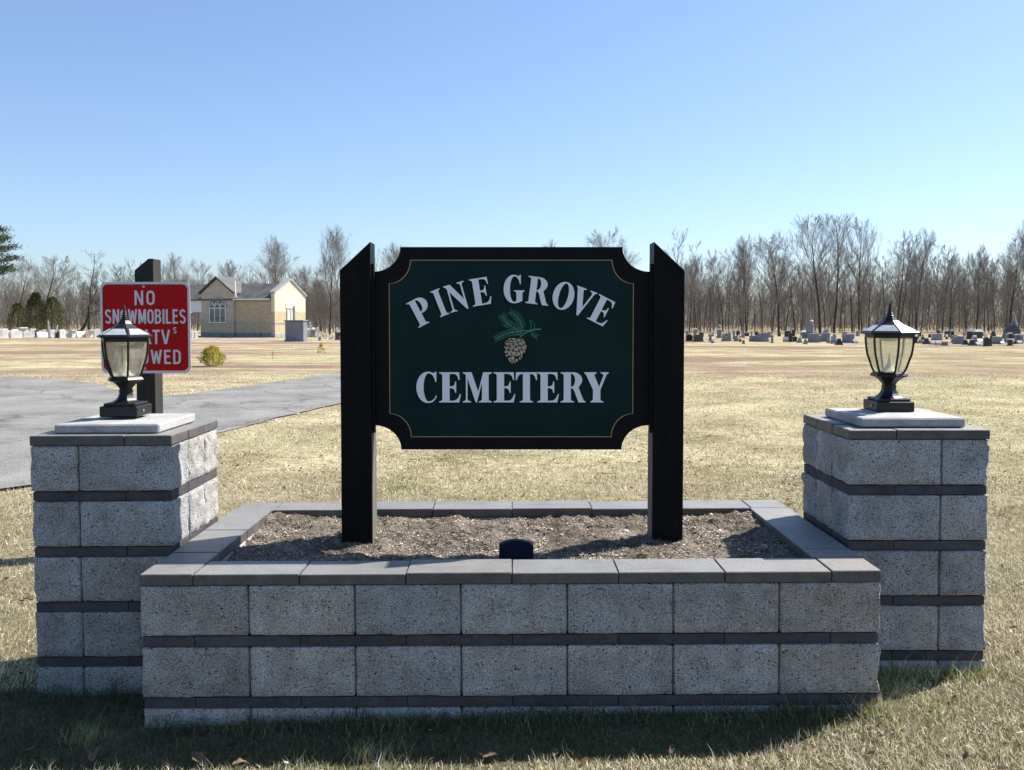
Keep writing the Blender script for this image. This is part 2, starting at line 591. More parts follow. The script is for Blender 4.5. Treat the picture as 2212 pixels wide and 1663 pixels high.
def tinted(name, rough=0.8, spec=0.2, sss=0.0, transl=0.0):
    m, nt, bs = new_mat(name)
    t = tint_node(nt)
    nt.links.new(t, bs.inputs["Base Color"])
    bs.inputs["Roughness"].default_value = rough
    bs.inputs["Specular IOR Level"].default_value = spec
    if transl:
        out = nt.nodes["Material Output"]
        tl = N(nt, "ShaderNodeBsdfTranslucent")
        nt.links.new(t, tl.inputs[0])
        mx = N(nt, "ShaderNodeMixShader"); mx.inputs[0].default_value = transl
        nt.links.new(bs.outputs[0], mx.inputs[1]); nt.links.new(tl.outputs[0], mx.inputs[2])
        nt.links.new(mx.outputs[0], out.inputs[0])
    return m


M['ground'] = ground_material()
M['asphalt'] = asphalt_material()
M['soil'] = soil_material()
M['blade'] = tinted("grass_blades", 0.65, 0.25, transl=0.18)
M['needle'] = tinted("evergreen_foliage", 0.7, 0.2, transl=0.15)
M['chip'] = tinted("mulch_chips", 0.95, 0.1)


def bark(name, c):
    m, nt, bs = new_mat(name)
    co = obj_coord(nt, (1, 1, 0.3))
    nt.links.new(ramp(nt, noise(nt, co, 6, 5, 0.7), [(0.3, [x * 0.6 for x in c]), (0.7, [x * 1.25 for x in c])]), bs.inputs["Base Color"])
    bs.inputs["Roughness"].default_value = 0.95
    bs.inputs["Specular IOR Level"].default_value = 0.1
    return m


M['bark'] = bark("grey_bark", (0.075, 0.065, 0.057))
M['bark_dark'] = bark("dark_bark", (0.055, 0.046, 0.040))
M['twig'] = bark("grey_brown_twigs", (0.215, 0.192, 0.172))
M['twig_pale'] = bark("pale_twigs", (0.215, 0.19, 0.166))

# ------------------------------------------------------------------ ground, road
def smooth01(t):
    t = np.clip(t, 0, 1)
    return t * t * (3 - 2 * t)


def gz(x, y):
    x = np.asarray(x, dtype=float); y = np.asarray(y, dtype=float)
    w = (1 - smooth01((y - 5) / 4)) * (1 - smooth01((-x - 2.3) / 1.7)) * (1 - smooth01((x - 4) / 3)) * smooth01((y + 6) / 6)
    base = 0.030 * np.clip(x, -2.0, 3.0) * w
    base = base + 0.028 * np.exp(-((y - 3.44) / .16) ** 2) * (np.abs(x) < 1.46) * (y < 3.7)
    P = np.stack([x.ravel(), y.ravel(), np.zeros(x.size)], 1)
    und = 0.012 * vnoise(P, 1.1, 5).reshape(x.shape) * (1 - smooth01((y - 14) / 20))
    return base + und


ys = np.concatenate([np.linspace(-60, -2, 12, endpoint=False), np.arange(-2, 14, 0.08), 14 * 1.035 ** np.arange(0, 135)])
xs = np.concatenate([-(8 * 1.06 ** np.arange(66, 0, -1)), np.arange(-8, 8.01, 0.16), 8 * 1.06 ** np.arange(1, 67)])
XX, YY = np.meshgrid(xs, ys)
ZZ = gz(XX, YY)
nx, ny = len(xs), len(ys)
idx = np.arange(nx * ny).reshape(ny, nx)
quads = np.stack([idx[:-1, :-1].ravel(), idx[:-1, 1:].ravel(), idx[1:, 1:].ravel(), idx[1:, :-1].ravel()], 1)
g = np_mesh("ground", np.stack([XX.ravel(), YY.ravel(), ZZ.ravel()], 1), [quads], M['ground'], smooth=True)
tag(g, kind='structure')

rng = np.random.default_rng(7)
ROAD_R = [(-3.95, -60), (-4.2, 3.0), (-60, 3.2)]   # unused marker points
road_poly = [(-60, 6.6), (-20, 7.2), (-8, 7.75), (-5.4, 8.0), (-4.75, 8.15), (-4.42, 8.5), (-4.25, 9.2), (-4.12, 10.5), (-4.0, 12.2), (-3.6, 14.6), (-3.1, 16.9),
             (-2.2, 20.5), (-0.9, 26.4), (2.0, 38), (5.6, 52), (6.4, 58), (3.0, 59), (1.9, 52), (-1.9, 38), (-4.9, 26.4), (-6.1, 21), (-6.75, 18.6), (-7.1, 18.2), (-7.7, 18.6),
             (-9.5, 21.2), (-11.4, 23.2), (-13.8, 24.5), (-22, 26.5), (-60, 29)]


def jag(poly, step, amp):
    out = []
    n = len(poly)
    for i in range(n):
        a = np.array(poly[i]); b = np.array(poly[(i + 1) % n])
        L = np.linalg.norm(b - a)
        k = max(1, int(L / step))
        for j in range(k):
            p = a + (b - a) * j / k
            out.append(p)
    out = np.array(out)
    P = np.stack([out[:, 0], out[:, 1], np.zeros(len(out))], 1)
    out[:, 0] += amp * (vnoise(P, 1.7, 3) + 0.6 * vnoise(P, 6, 4))
    out[:, 1] += amp * (vnoise(P, 1.7, 13) + 0.6 * vnoise(P, 6, 14))
    return out


RP = jag(road_poly, 0.25, 0.05)
import bmesh
bm = bmesh.new()
top = [bm.verts.new((p[0], p[1], 0.0)) for p in RP]
face = bm.faces.new(top)
bm.normal_update()
bmesh.ops.triangulate(bm, faces=[face], ngon_method='EAR_CLIP')
bm.normal_update()
co = np.array([v.co[:] for v in bm.verts])
zz = gz(co[:, 0], co[:, 1]) * 0 + 0.018
for v, z in zip(bm.verts, zz):
    v.co.z = z
me = bpy.data.meshes.new("road"); bm.to_mesh(me); bm.free()
me.materials.append(M['asphalt'])
road = link(bpy.data.objects.new("road", me)); tag(road, kind='structure')
for p in me.polygons:
    if p.normal.z < 0:
        p.flip()


def in_poly(x, y, poly):
    inside = np.zeros(len(x), dtype=bool)
    j = len(poly) - 1
    for i in range(len(poly)):
        xi, yi = poly[i]; xj, yj = poly[j]
        c = ((yi > y) != (yj > y)) & (x < (xj - xi) * (y - yi) / (yj - yi + 1e-12) + xi)
        inside ^= c
        j = i
    return inside


# ------------------------------------------------------------------ masonry
def rough_block(acc, x0, x1, y0, y1, z0, z1, ax, ay, az, tint, seed, step=0.0125, ends=(1, 1), depths=(1, 1)):
    """acc: dict(V,F,T). A split-faced block: every face a fine grid pushed out by noise."""
    def lin(a, b):
        n = max(2, int(round((b - a) / step)) + 1)
        return np.linspace(a, b, n)
    lx, ly, lz = lin(x0, x1), lin(y0, y1), lin(z0, z1)
    faces = []
    for ax_, (a, b) in enumerate((((ly, lz)), ((lx, lz)), ((lx, ly)))):
        for side in (0, 1):
            A, B = np.meshgrid(a, b)
            K = np.full(A.shape, ((x0, x1), (y0, y1), (z0, z1))[ax_][side])
            P = [K, A, B] if ax_ == 0 else ([A, K, B] if ax_ == 1 else [A, B, K])
            P = np.stack([p.ravel() for p in P], 1)
            eps = 1e-6
            nxv = np.where(P[:, 0] > x1 - eps, 1.0, np.where(P[:, 0] < x0 + eps, -1.0, 0))
            nyv = np.where(P[:, 1] > y1 - eps, 1.0, np.where(P[:, 1] < y0 + eps, -1.0, 0))
            nzv = np.where(P[:, 2] > z1 - eps, 1.0, np.where(P[:, 2] < z0 + eps, -1.0, 0))
            # distance to the nearest block edge, used to round the arris a little
            dx = np.minimum(P[:, 0] - x0, x1 - P[:, 0]); dy = np.minimum(P[:, 1] - y0, y1 - P[:, 1]); dz = np.minimum(P[:, 2] - z0, z1 - P[:, 2])
            d3 = np.sort(np.stack([dx, dy, dz], 1), 1)
            edge = np.clip(d3[:, 1] / 0.010, 0, 1)
            n1 = fnoise(P + seed * 3.1, 19, 1, 4); n2 = fnoise(P + seed * 3.1, 24, 31, 4); n3 = fnoise(P + seed * 3.1, 20, 61, 3)
            D = np.zeros_like(P)
            rd = (1 - edge) * 0.0045
            axx = ax * np.where(nxv > 0, ends[1], ends[0]); ayy = ay * np.where(nyv > 0, depths[1], depths[0])
            D[:, 0] = nxv * (axx * n1 - rd)
            n4 = fnoise(P + seed * 5.3, 6.5, 91, 2)
            D[:, 1] = nyv * (ayy * (n2 + 1.1 * n4) - rd)
            D[:, 2] = nzv * (az * (n3 - 0.6) - rd * 0.5)
            P = P + D
            off = acc['n']
            acc['V'].append(P); acc['T'].append(np.tile(np.array(tint), (len(P), 1)))
            na, nb = len(a), len(b)
            ii = np.arange(na * nb).reshape(nb, na) + off
            q = np.stack([ii[:-1, :-1].ravel(), ii[:-1, 1:].ravel(), ii[1:, 1:].ravel(), ii[1:, :-1].ravel()], 1)
            flip = (ax_ == 1) ^ (side == 0)
            if flip: q = q[:, ::-1]
            acc['F'].append(q)
            acc['n'] += len(P)


def acc_new(): return {'V': [], 'F': [], 'T': [], 'n': 0}


def acc_build(acc, name, mat, parent, smooth=True):
    return np_mesh(name, np.concatenate(acc['V']), [np.concatenate(acc['F'])], mat, parent, tint=np.concatenate(acc['T']), smooth=smooth)


def tone(r, a=0.10, warm=0.03):
    k = 1 + r.uniform(-a, a)
    w = r.uniform(-warm, warm)
    return (k * (1 + w), k, k * (1 - w))


JT = 0.0022
BL = 0.4064


def course_rects(x0, x1, y0, y1, th, joints_front, joints_side, joints_back=None, side_offset=0.0):
    """rectangles for the stones of a ring course: front row, back row, two sides"""
    rects = []
    f = [x0] + [j for j in joints_front if x0 < j < x1] + [x1]
    for a, b in zip(f[:-1], f[1:]):
        rects.append((a + JT / 2, b - JT / 2, y0, y0 + th))
    bk = [x0] + [j for j in (joints_back or joints_front) if x0 < j < x1] + [x1]
    for a, b in zip(bk[:-1], bk[1:]):
        rects.append((a + JT / 2, b - JT / 2, y1 - th, y1))
    s = [y0 + th] + [j for j in joints_side if y0 + th + .03 < j < y1 - th - .03] + [y1 - th]
    for a, b in zip(s[:-1], s[1:]):
        rects.append((x0, x0 + th, a + JT / 2, b - JT / 2))
        rects.append((x1 - th, x1, a + JT / 2, b - JT / 2))
    return rects


def masonry(parent, x0, x1, y0, y1, ztop, ncourse, front_block, front_band, side_block, side_band, th, seed, tilt=0.0, xs_rough=0.009, cope_inner=True, zbot=-0.12):
    r = random.Random(seed)
    blk, band, cope = acc_new(), MB(), MB()
    # coping
    z = ztop
    for i, (a, b, c, d) in enumerate(course_rects(x0, x1, y0, y1, th, front_band, side_band)):
        cope.tn = tone(r, 0.07, 0.02)
        dz = r.uniform(-0.0025, 0.0025)
        cope.box(a + r.uniform(0, .001), b, c + r.uniform(-.002, .003), d, z - 0.042, z + dz, 0.003)
    z -= 0.042
    for k in range(ncourse):
        z1 = z - JT * .4; z0 = max(z - 0.1972, zbot)
        for (a, b, c, d) in course_rects(x0, x1, y0, y1, th, front_block, side_block if k % 2 else [s_ + 0.2 for s_ in side_block]):
            rough = xs_rough * r.uniform(0.7, 1.3)
            rough_block(blk, a, b, c, d, z0, z1, rough, 0.0055 if c < y0 + .01 else 0.007, 0.0014, tone(r, 0.13, 0.04), r.random() * 9,
                        ends=(1 if a < x0 + .01 else .06, 1 if b > x1 - .01 else .06), depths=(1 if c < y0 + .01 else .06, 1 if d > y1 - .01 else .06))
        z -= 0.1988
        if z < zbot + 0.01: break
        i = 0.006
        for (a, b, c, d) in course_rects(x0 + i, x1 - i, y0 + i, y1 - i, th, front_band, side_band):
            band.tn = tone(r, 0.13, 0.03)
            band.box(a, b, c + r.uniform(-.0015, .0015), d, z - 0.0394, z - 0.0005, 0.0022)
        z -= 0.0407
    acc_build(blk, "split_face_blocks", M['block'], parent)
    band.build("charcoal_bands", M['band'], parent)
    cope.build("coping", M['cope'], parent)


# planter
PX0, PX1, PY0, PY1, PZ = -1.424, 1.418, 3.45, 4.83, 0.592
pl = empty("planter_wall", (0, 3.45, 0), label="long low planter box of grey split-face blocks with charcoal bands around the sign", cat="planter")
pl.rotation_euler = (0, R(-0.33), 0)
inner = empty("tmp", (0, 0, 0))
fb = [-1.424 + 0.4217 + BL * k for k in range(0, 7)]
fb = [-1.008 + 0.4075 * k for k in range(0, 6)]
fband = [-1.219 + 0.4075 * k for k in range(0, 7)]


class Shift:  # masonry is written in world numbers; children are moved into the thing's own space afterwards
    pass


def masonry_on(parent, *a, **k):
    before = set(parent.children)
    masonry(parent, *a, **k)
    for c in parent.children:
        if c not in before:
            lx, ly, lz = parent.location
            c.data.transform(__import__('mathutils').Matrix.Translation((-lx, -ly, -lz)))


masonry_on(pl, PX0, PX1, PY0, PY1, PZ, 4, fb, fband, [3.85, 4.25, 4.6], [3.79, 4.19], 0.2, 11, zbot=-0.10)

# soil
sx = np.linspace(PX0 + .19, PX1 - .19, 240); sy = np.linspace(PY0 + .19, PY1 - .19, 110)
SX, SY = np.meshgrid(sx, sy)
P = np.stack([SX.ravel(), SY.ravel(), np.zeros(SX.size)], 1)


def soil_h(x, y):
    P = np.stack([x, y, np.zeros(len(x))], 1)
    h = 0.512 + 0.032 * np.clip((y - 4.1) / .45, 0, 1) + 0.022 * fnoise(P, 3.2, 71, 3) + 0.013 * fnoise(P, 22, 72, 3) + 0.004 * vnoise(P, 75, 73)
    for px, py in ((-0.72, 4.27), (0.72, 4.27)):
        d = np.hypot(x - px, y - py)
        h += 0.006 * np.exp(-(d / 0.2) ** 2)
    h += 0.012 * np.exp(-((x - 0.02) / 0.16) ** 2 - ((y - 3.85) / 0.12) ** 2)
    h += 0.0058 * x + .030 * np.clip((np.abs(x) - .85) / .35, 0, 1)
    return h


sh = soil_h(P[:, 0], P[:, 1])
ii = np.arange(SX.size).reshape(SX.shape)
q = np.stack([ii[:-1, :-1].ravel(), ii[:-1, 1:].ravel(), ii[1:, 1:].ravel(), ii[1:, :-1].ravel()], 1)
so = np_mesh("soil", np.stack([P[:, 0], P[:, 1], sh], 1), [q], M['soil'], smooth=True)
tag(so, kind='structure')

# mulch chips and crumbs
n = 52000
cxp = rng.uniform(PX0 + .205, PX1 - .205, n); cyp = rng.uniform(PY0 + .205, PY1 - .205, n)
cz = soil_h(cxp, cyp) + 0.001
L = rng.uniform(0.0014, 0.0046, n) * (1 + 1.4 * (rng.random(n) > .96)); W = L * rng.uniform(0.25, 0.8, n)
ang = rng.uniform(0, math.pi, n); tl = rng.uniform(-0.5, 0.5, n)
dx, dy, dzv = np.cos(ang) * np.cos(tl), np.sin(ang) * np.cos(tl), np.sin(tl)
ex, ey = -np.sin(ang), np.cos(ang)
ez = rng.uniform(-.4, .4, n)
C = np.stack([cxp, cyp, cz + rng.uniform(0, .004, n)], 1)
Dv = np.stack([dx, dy, dzv], 1) * L[:, None]; Ev = np.stack([ex, ey, ez], 1) * W[:, None]
up = np.array([0, 0, 1]) * (W[:, None] * 0.5)
V = np.stack([C - Dv, C - Ev, C + Dv, C + Ev, C + up], 1).reshape(-1, 3)
b0 = (np.arange(n) * 5)[:, None]
T = np.concatenate([b0 + np.array([[0, 1, 4]]), b0 + np.array([[1, 2, 4]]), b0 + np.array([[2, 3, 4]]), b0 + np.array([[3, 0, 4]])])
base = np.array([[0.50, 0.43, 0.34], [0.28, 0.22, 0.17], [0.10, 0.075, 0.055], [0.03, 0.024, 0.02], [0.66, 0.60, 0.50]])[rng.choice(5, n, p=[.33, .27, .19, .15, .06])]
clod = fnoise(np.stack([cxp, cyp, cxp * 0], 1), 9, 78, 4)
base = base * np.clip(1.0 + 1.1 * clod, .3, 1.35)[:, None]
tt = np.repeat(base * rng.uniform(.8, 1.2, (n, 1)), 5, axis=0)
ch = np_mesh("mulch_chips", V, [T], M['chip'], tint=tt)
tag(ch, label="tan and brown mulch crumbs strewn over the planter soil", cat="mulch", kind='stuff')

# pillars
PILL = []
for nm, xa, xb, y0, zt, lab, fbk, fbd, sd in (
        ("left", -2.052, -1.443, 3.868, 1.066, "square block pillar left of the planter, behind it the red sign", [-1.847], [-1.647], 21),
        ("right", 1.433, 2.039, 3.868, 1.093, "square block pillar right of the planter with bare lawn behind", [1.835], [1.638], 22)):
    p = empty("stone_pillar", ((xa + xb) / 2, y0 + .305, 0), label=lab, cat="pillar", group="block pillars at the ends of the planter")
    if nm == "left":
        p.rotation_euler = (0, R(-0.35), 0)
    masonry_on(p, xa, xb, y0, y0 + .61, zt, 5, fbk, fbd, [y0 + .21], [y0 + .405], 0.2, sd, xs_rough=0.012)
    # core so no light leaks between stones
    mb = MB(); mb.box(xa + .19 - p.location.x, xb - .19 - p.location.x, -.115, .115, -.1, zt - .002)
    mb.build("pillar_core", M['band'], p)
    # cap slab
    cx_ = (xa + xb) / 2
    cy_ = y0 + .06 + .2275
    s = MB(); s.box(-.2275, .2275, -.2275, .2275, 0, .040, .006)
    so_ = s.build("cap_slab", M['slab'], p)
    so_.location = (cx_ - p.location.x, cy_ - p.location.y, zt + 0.002)
    PILL.append((cx_, cy_, zt + .042))


# ------------------------------------------------------------------ post lamps
def make_lamp(loc, a0, label):
    t = empty("post_lamp", loc, label=label, cat="lamp", group="black lanterns on the pillars")
    m = MB(); m.box(-.086, .086, -.086, .086, 0, .047, .004); base_ = m.build("base_plinth", M['lamp_black'], t)
    sgn = -1 if loc[0] > 0 else 1
    m = MB(); m.lathe([(0.0065, 0), (0.0065, .004), (0.003, .006)], 10)
    sc = m.build("screw", M['metal'], base_); sc.rotation_euler = (0, sgn * R(90), 0); sc.location = (sgn * .086, -.02, .023)
    m = MB(); m.box(-.073, .073, -.073, .073, .047, .060, .003)
    m.lathe([(.070, .060), (.064, .0625), (.050, .070), (.041, .080), (.035, .092), (.031, .104), (.033, .106), (.033, .117), (.029, .119)], 6, a0)
    m.build("pedestal", M['lamp_black'], t)
    m = MB(); m.lathe([(.029, .119), (.031, .124), (.038, .134), (.050, .146), (.066, .156), (.083, .161), (.084, .166), (.076, .176), (.070, .181)], 6, a0)
    m.build("cup", M['lamp_black'], t)
    gp = [(.066, .180), (.075, .199), (.087, .235), (.0965, .262), (.101, .288), (.1045, .318), (.106, .344)]
    m = MB(); m.lathe([(r - .003, z) for r, z in gp], 6, a0, cap=False)
    m.build("glass_panes", M['glass'], t)
    for k in range(6):
        a = a0 + k * math.pi / 3
        m = MB(); m.tube([(r * math.cos(a), r * math.sin(a), z) for r, z in gp], 0.0052, 5)
        m.build("rib", M['lamp_black'], t)
    m = MB(); m.lathe([(.040, .182), (.036, .186), (.020, .20), (.010, .222), (.004, .25), (.0008, .272)], 20)
    m.build("reflector_cone", M['reflector'], t, smooth=True)
    m = MB(); m.lathe([(.050, .344), (.048, .338), (.036, .328), (.018, .322)], 20)
    m.build("light_puck", M['reflector'], t)
    m = MB(); m.lathe([(.100, .340), (.110, .341), (.110, .356), (.122, .358), (.131, .360), (.131, .366), (.126, .369), (.066, .401), (.060, .403), (.045, .414),
                       (.034, .422), (.027, .432), (.024, .436)], 6, a0)
    roof = m.build("roof", M['lamp_black'], t)
    m = MB()
    for k in range(6):
        a = a0 + k * math.pi / 3; b = a + math.pi / 3
        def pt(r, ang_, z): return Vector((r * math.cos(ang_), r * math.sin(ang_), z))
        A, B, Cc, D = pt(.126, a, .369), pt(.126, b, .369), pt(.066, b, .401), pt(.066, a, .401)
        cen = (A + B + Cc + D) / 4
        qd = [cen + (p_ - cen) * s_ for p_, s_ in ((A, .84), (B, .84), (Cc, .80), (D, .80))]
        nrm = (B - A).cross(D - A).normalized()
        if nrm.z < 0: nrm = -nrm
        m.add([p_ - nrm * .001 for p_ in qd] + [p_ + nrm * .0022 for p_ in qd], [(0, 1, 2, 3), (4, 5, 6, 7), (0, 1, 5, 4), (1, 2, 6, 5), (2, 3, 7, 6), (3, 0, 4, 7)])
    m.build("solar_cells", M['solar'], roof)
    fp = [(.020, .434), (.017, .438)]
    z = .438; r = .0165
    for k in range(6):
        fp += [(r, z + .002), (r * 1.05, z + .005), (r * .78, z + .009)]
        z += .0105; r *= .80
    fp += [(.003, z + .002), (.0008, z + .008)]
    m = MB(); m.lathe(fp, 14)
    m.build("finial", M['lamp_black'], t, smooth=False)
    return t


lx, ly, lz = PILL[0]
make_lamp((-1.785, 4.205, lz + .011), R(0), "black six-sided lantern standing in front of the red no snowmobiles sign")
lx, ly, lz = PILL[1]
make_lamp((1.768, 4.27, lz), R(30), "black six-sided lantern on the right pillar seen against the bare lawn")

# ------------------------------------------------------------------ the cemetery sign
KZ = 0.000747


def bx(zx): return (zx - 1107) * KZ
def bz(zy): return 1.897 - (zy - 66) * KZ


sign = empty("cemetery_sign", (0, 4.27, .5), label="large dark green sign board between two black posts reading PINE GROVE CEMETERY", cat="sign")


def local(o, par):
    o.data.transform(__import__('mathutils').Matrix.Translation(-par.location))
    return o


for x0, x1, inner_left in ((-.792, -.650, False), (.652, .794, True)):
    m = MB()
    za, zb = (1.918, 1.786) if inner_left else (1.786, 1.918)
    m.prism([(x0, .44), (x1, .44), (x1, zb), (x1 if inner_left else x1 - .004, zb), (x0 + .004 if inner_left else x0, za), (x0, za)] if False else
            [(x0, .44), (x1, .44), (x1, zb), (x0, za)], 4.20, 4.342)
    p = m.build("post", M['black_wood'], sign)
    bv = p.modifiers.new("b", 'BEVEL'); bv.width = .004; bv.segments = 2
    local(p, sign)
    # channel that holds the board
    m = MB()
    xi = x0 - .012 if inner_left else x1 - .002
    m.box(xi, xi + .014, 4.225, 4.262, bz(1222), bz(172))
    local(m.build("board_channel", M['letter_shade'], p), sign)


M['weathered'] = simple("weathered_grey_wood", (.115, .105, .088), .85, .35, 8, .3, 60, stretch=(6, 6, .6))
for o_ in [c for c in sign.children if c.name.startswith("post")]:
    left_ = min(v.co.x for v in o_.data.vertices) < 0
    xi = -.650 if left_ else .652
    m = MB(); m.box(xi - (.001 if left_ else .0025), xi + (.0025 if left_ else .001), 4.206, 4.336, .5, bz(1223))
    local(m.build("weathered_face", M['weathered'], o_), sign)


def notched(x0, x1, z0, z1, rx, rz, n=12, bulge=1.0):
    """rectangle with concave quarter-circle corners, counter-clockwise from bottom left"""
    pts = []
    for (cx_, cz_, a0, a1) in ((x0, z0, 90, 0), (x1, z0, 180, 90), (x1, z1, 270, 180), (x0, z1, 360, 270)):
        for k in range(n + 1):
            a = R(a0 + (a1 - a0) * k / n)
            pts.append((cx_ + rx * math.cos(a), cz_ + rz * math.sin(a)))
    return pts


YF = 4.250
outl = notched(bx(243), bx(1963), bz(1331), bz(66), bx(413) - bx(243), (bz(66) - bz(219)))
board = local(curve_mesh("board", [outl], 0.038, M['trim'], sign, y=YF), sign)
gl_out = notched(bx(341), bx(1864), bz(1252), bz(146), bx(474) - bx(341), bz(146) - bz(292))
gl_in = notched(bx(345), bx(1860), bz(1248), bz(150), bx(476) - bx(343), bz(146) - bz(290))
local(curve_mesh("green_panel", [notched(bx(343), bx(1862), bz(1250), bz(148), bx(475) - bx(342), bz(146) - bz(291))], 0.003, M['green'], sign, y=YF - .0015), sign)
local(curve_mesh("pinline", [gl_out, gl_in], 0.003, M['gold'], sign, y=YF - .0025), sign)


def arc(cx_, cy_, rx, ry, a0, a1, n=10):
    return [(cx_ + rx * math.cos(R(a0 + (a1 - a0) * k / n)), cy_ + ry * math.sin(R(a0 + (a1 - a0) * k / n))) for k in range(n + 1)]


SF = [(0, .035), (.07, .05), (.105, .10)]
G = {}
G['I'] = (.45, [[(0, 0), (.45, 0), (.45, .035), (.38, .05), (.345, .1), (.345, .9), (.38, .95), (.45, .965), (.45, 1), (0, 1), (0, .965), (.07, .95), (.105, .9), (.105, .1), (.07, .05), (0, .035)]])
G['E'] = (.715, [[(0, 0), (.66, 0), (.715, .27), (.68, .28), (.64, .18), (.58, .10), (.50, .06), (.345, .055), (.345, .475), (.42, .47), (.48, .44), (.51, .39), (.525, .32), (.56, .32), (.56, .69), (.525, .69),
                  (.51, .61), (.48, .56), (.42, .535), (.345, .53), (.345, .945), (.46, .945), (.54, .93), (.60, .87), (.64, .74), (.675, .75), (.66, 1), (0, 1), (0, .965), (.07, .95), (.105, .9), (.105, .1), (.07, .05), (0, .035)]])
G['P'] = (.70, [[(0, 0), (.45, 0), (.45, .035), (.38, .05), (.345, .1), (.345, .43)] + arc(.42, .715, .30, .285, -90, 90, 14) + [(0, 1), (0, .965), (.07, .95), (.105, .9), (.105, .1), (.07, .05), (0, .035)],
                [(.345, .49)] + arc(.36, .718, .125, .228, -80, 80, 10) + [(.345, .95)]])
G['R'] = (.80, [[(0, 0), (.45, 0), (.45, .035), (.38, .05), (.345, .1), (.345, .47), (.39, .47), (.44, .42), (.60, 0), (.83, 0), (.83, .035), (.785, .055), (.74, .13), (.60, .50)] + arc(.42, .74, .30, .26, -42, 90, 12) +
                [(0, 1), (0, .965), (.07, .95), (.105, .9), (.105, .1), (.07, .05), (0, .035)],
                [(.345, .52)] + arc(.36, .735, .125, .213, -80, 80, 10) + [(.345, .95)]])
G['N'] = (.91, [[(0, 0), (.31, 0), (.31, .035), (.24, .05), (.19, .1), (.19, .74), (.72, -.02), (.79, -.02), (.79, .9), (.84, .95), (.91, .965), (.91, 1), (.60, 1), (.60, .965), (.67, .95), (.72, .9), (.72, .36), (.29, 1), (0, 1),
                 (0, .965), (.06, .94), (.12, .87), (.12, .1), (.07, .05), (0, .035)]])
G['M'] = (.95, [[(0, 0), (.27, 0), (.27, .035), (.2, .05), (.155, .1), (.155, .80), (.42, 0), (.465, 0), (.63, .66), (.63, .1), (.59, .05), (.53, .035), (.53, 0), (.95, 0), (.95, .035), (.89, .05), (.85, .1), (.85, .9),
                 (.89, .95), (.95, .965), (.95, 1), (.67, 1), (.505, .36), (.29, 1), (0, 1), (0, .965), (.06, .95), (.10, .9), (.10, .1), (.06, .05), (0, .035)]])
G['T'] = (.73, [[(.14, 0), (.59, 0), (.59, .035), (.52, .05), (.485, .1), (.485, .945), (.55, .94), (.62, .90), (.665, .83), (.69, .74), (.73, .74), (.72, 1), (.01, 1), (0, .74), (.04, .74), (.065, .83), (.11, .90), (.18, .94),
                 (.245, .945), (.245, .1), (.21, .05), (.14, .035)]])
G['Y'] = (.79, [[(.2, 0), (.62, 0), (.62, .035), (.56, .05), (.525, .1), (.525, .42), (.70, .86), (.74, .94), (.79, .965), (.79, 1), (.53, 1), (.53, .965), (.60, .94), (.62, .88), (.48, .52), (.33, .9), (.35, .95), (.40, .965),
                 (.40, 1), (0, 1), (0, .965), (.05, .93), (.285, .42), (.285, .1), (.25, .05), (.2, .035)]])
G['V'] = (.80, [[(.36, -.02), (.42, -.02), (.70, .86), (.74, .94), (.80, .965), (.80, 1), (.53, 1), (.53, .965), (.61, .94), (.63, .86), (.46, .33), (.29, .9), (.31, .95), (.38, .965), (.38, 1), (0, 1), (0, .965), (.05, .93)]])
G['O'] = (.78, [arc(.39, .5, .385, .52, 0, 360, 40)[:-1], arc(.39, .5, .165, .465, 0, 360, 32)[:-1]])
c_inner = arc(.40, .5, .165, .465, 75, 270, 18)
G['C'] = (.67, [[(.655, .68), (.62, .68), (.585, .80), (.53, .90), (.47, .95)] + c_inner + [(.50, .055), (.58, .12), (.64, .23), (.675, .21), (.62, .10), (.54, .02), (.46, -.01)] + arc(.38, .5, .38, .52, -90, -270, 22) +
                [(.46, 1.01), (.54, .98), (.59, .98), (.62, 1.02), (.655, 1.02)]])
G['G'] = (.78, [[(.64, .68), (.605, .68), (.57, .80), (.52, .90), (.46, .95)] + c_inner[1:] + [(.455, .045), (.48, .09), (.48, .36), (.45, .40), (.39, .42), (.39, .455), (.78, .455), (.78, .42), (.73, .40), (.705, .36), (.705, .08), (.60, .02), (.48, -.015)] +
                arc(.38, .5, .38, .52, -90, -270, 22) + [(.46, 1.01), (.53, .98), (.58, .98), (.605, 1.02), (.64, 1.02)]])


def place(glyph, w, h, fn):
    gw, loops = G[glyph]
    return [[fn(x / gw * w, y * h) for x, y in lp] for lp in loops]


loops_low = []
for chr_, xa, xb in (('C', 510, 638), ('E', 652, 788), ('M', 800, 980), ('E', 992, 1128), ('T', 1130, 1264), ('E', 1265, 1400), ('R', 1410, 1560), ('Y', 1558, 1710)):
    def fn(x, y, xa=xa): return (bx(xa) + x, bz(1034) + y)
    loops_low += place(chr_, (xb - xa) * KZ, 189 * KZ, fn)
loops_top = []
RA = 1144 * KZ
ccx, ccz = bx(1107), bz(1556)
for chr_, dxz, wz in (('P', -529, 118), ('I', -418, 62), ('N', -318, 132), ('E', -182, 122), ('G', 12, 130), ('R', 150, 138), ('O', 298, 134), ('V', 408, 134), ('E', 519, 122)):
    th_ = math.asin(dxz / 1144)
    w = wz * KZ

    def fn(x, y, th_=th_, w=w):
        xl = x - w / 2
        return (ccx + (RA + y) * math.sin(th_) + xl * math.cos(th_), ccz + (RA + y) * math.cos(th_) - xl * math.sin(th_))
    loops_top += place(chr_, w, 170 * KZ, fn)
for nm, lps in (("arched_lettering", loops_top), ("straight_lettering", loops_low)):
    lt = local(curve_mesh(nm, lps, 0.004, M['white_letter'], sign, y=YF - .0075), sign)
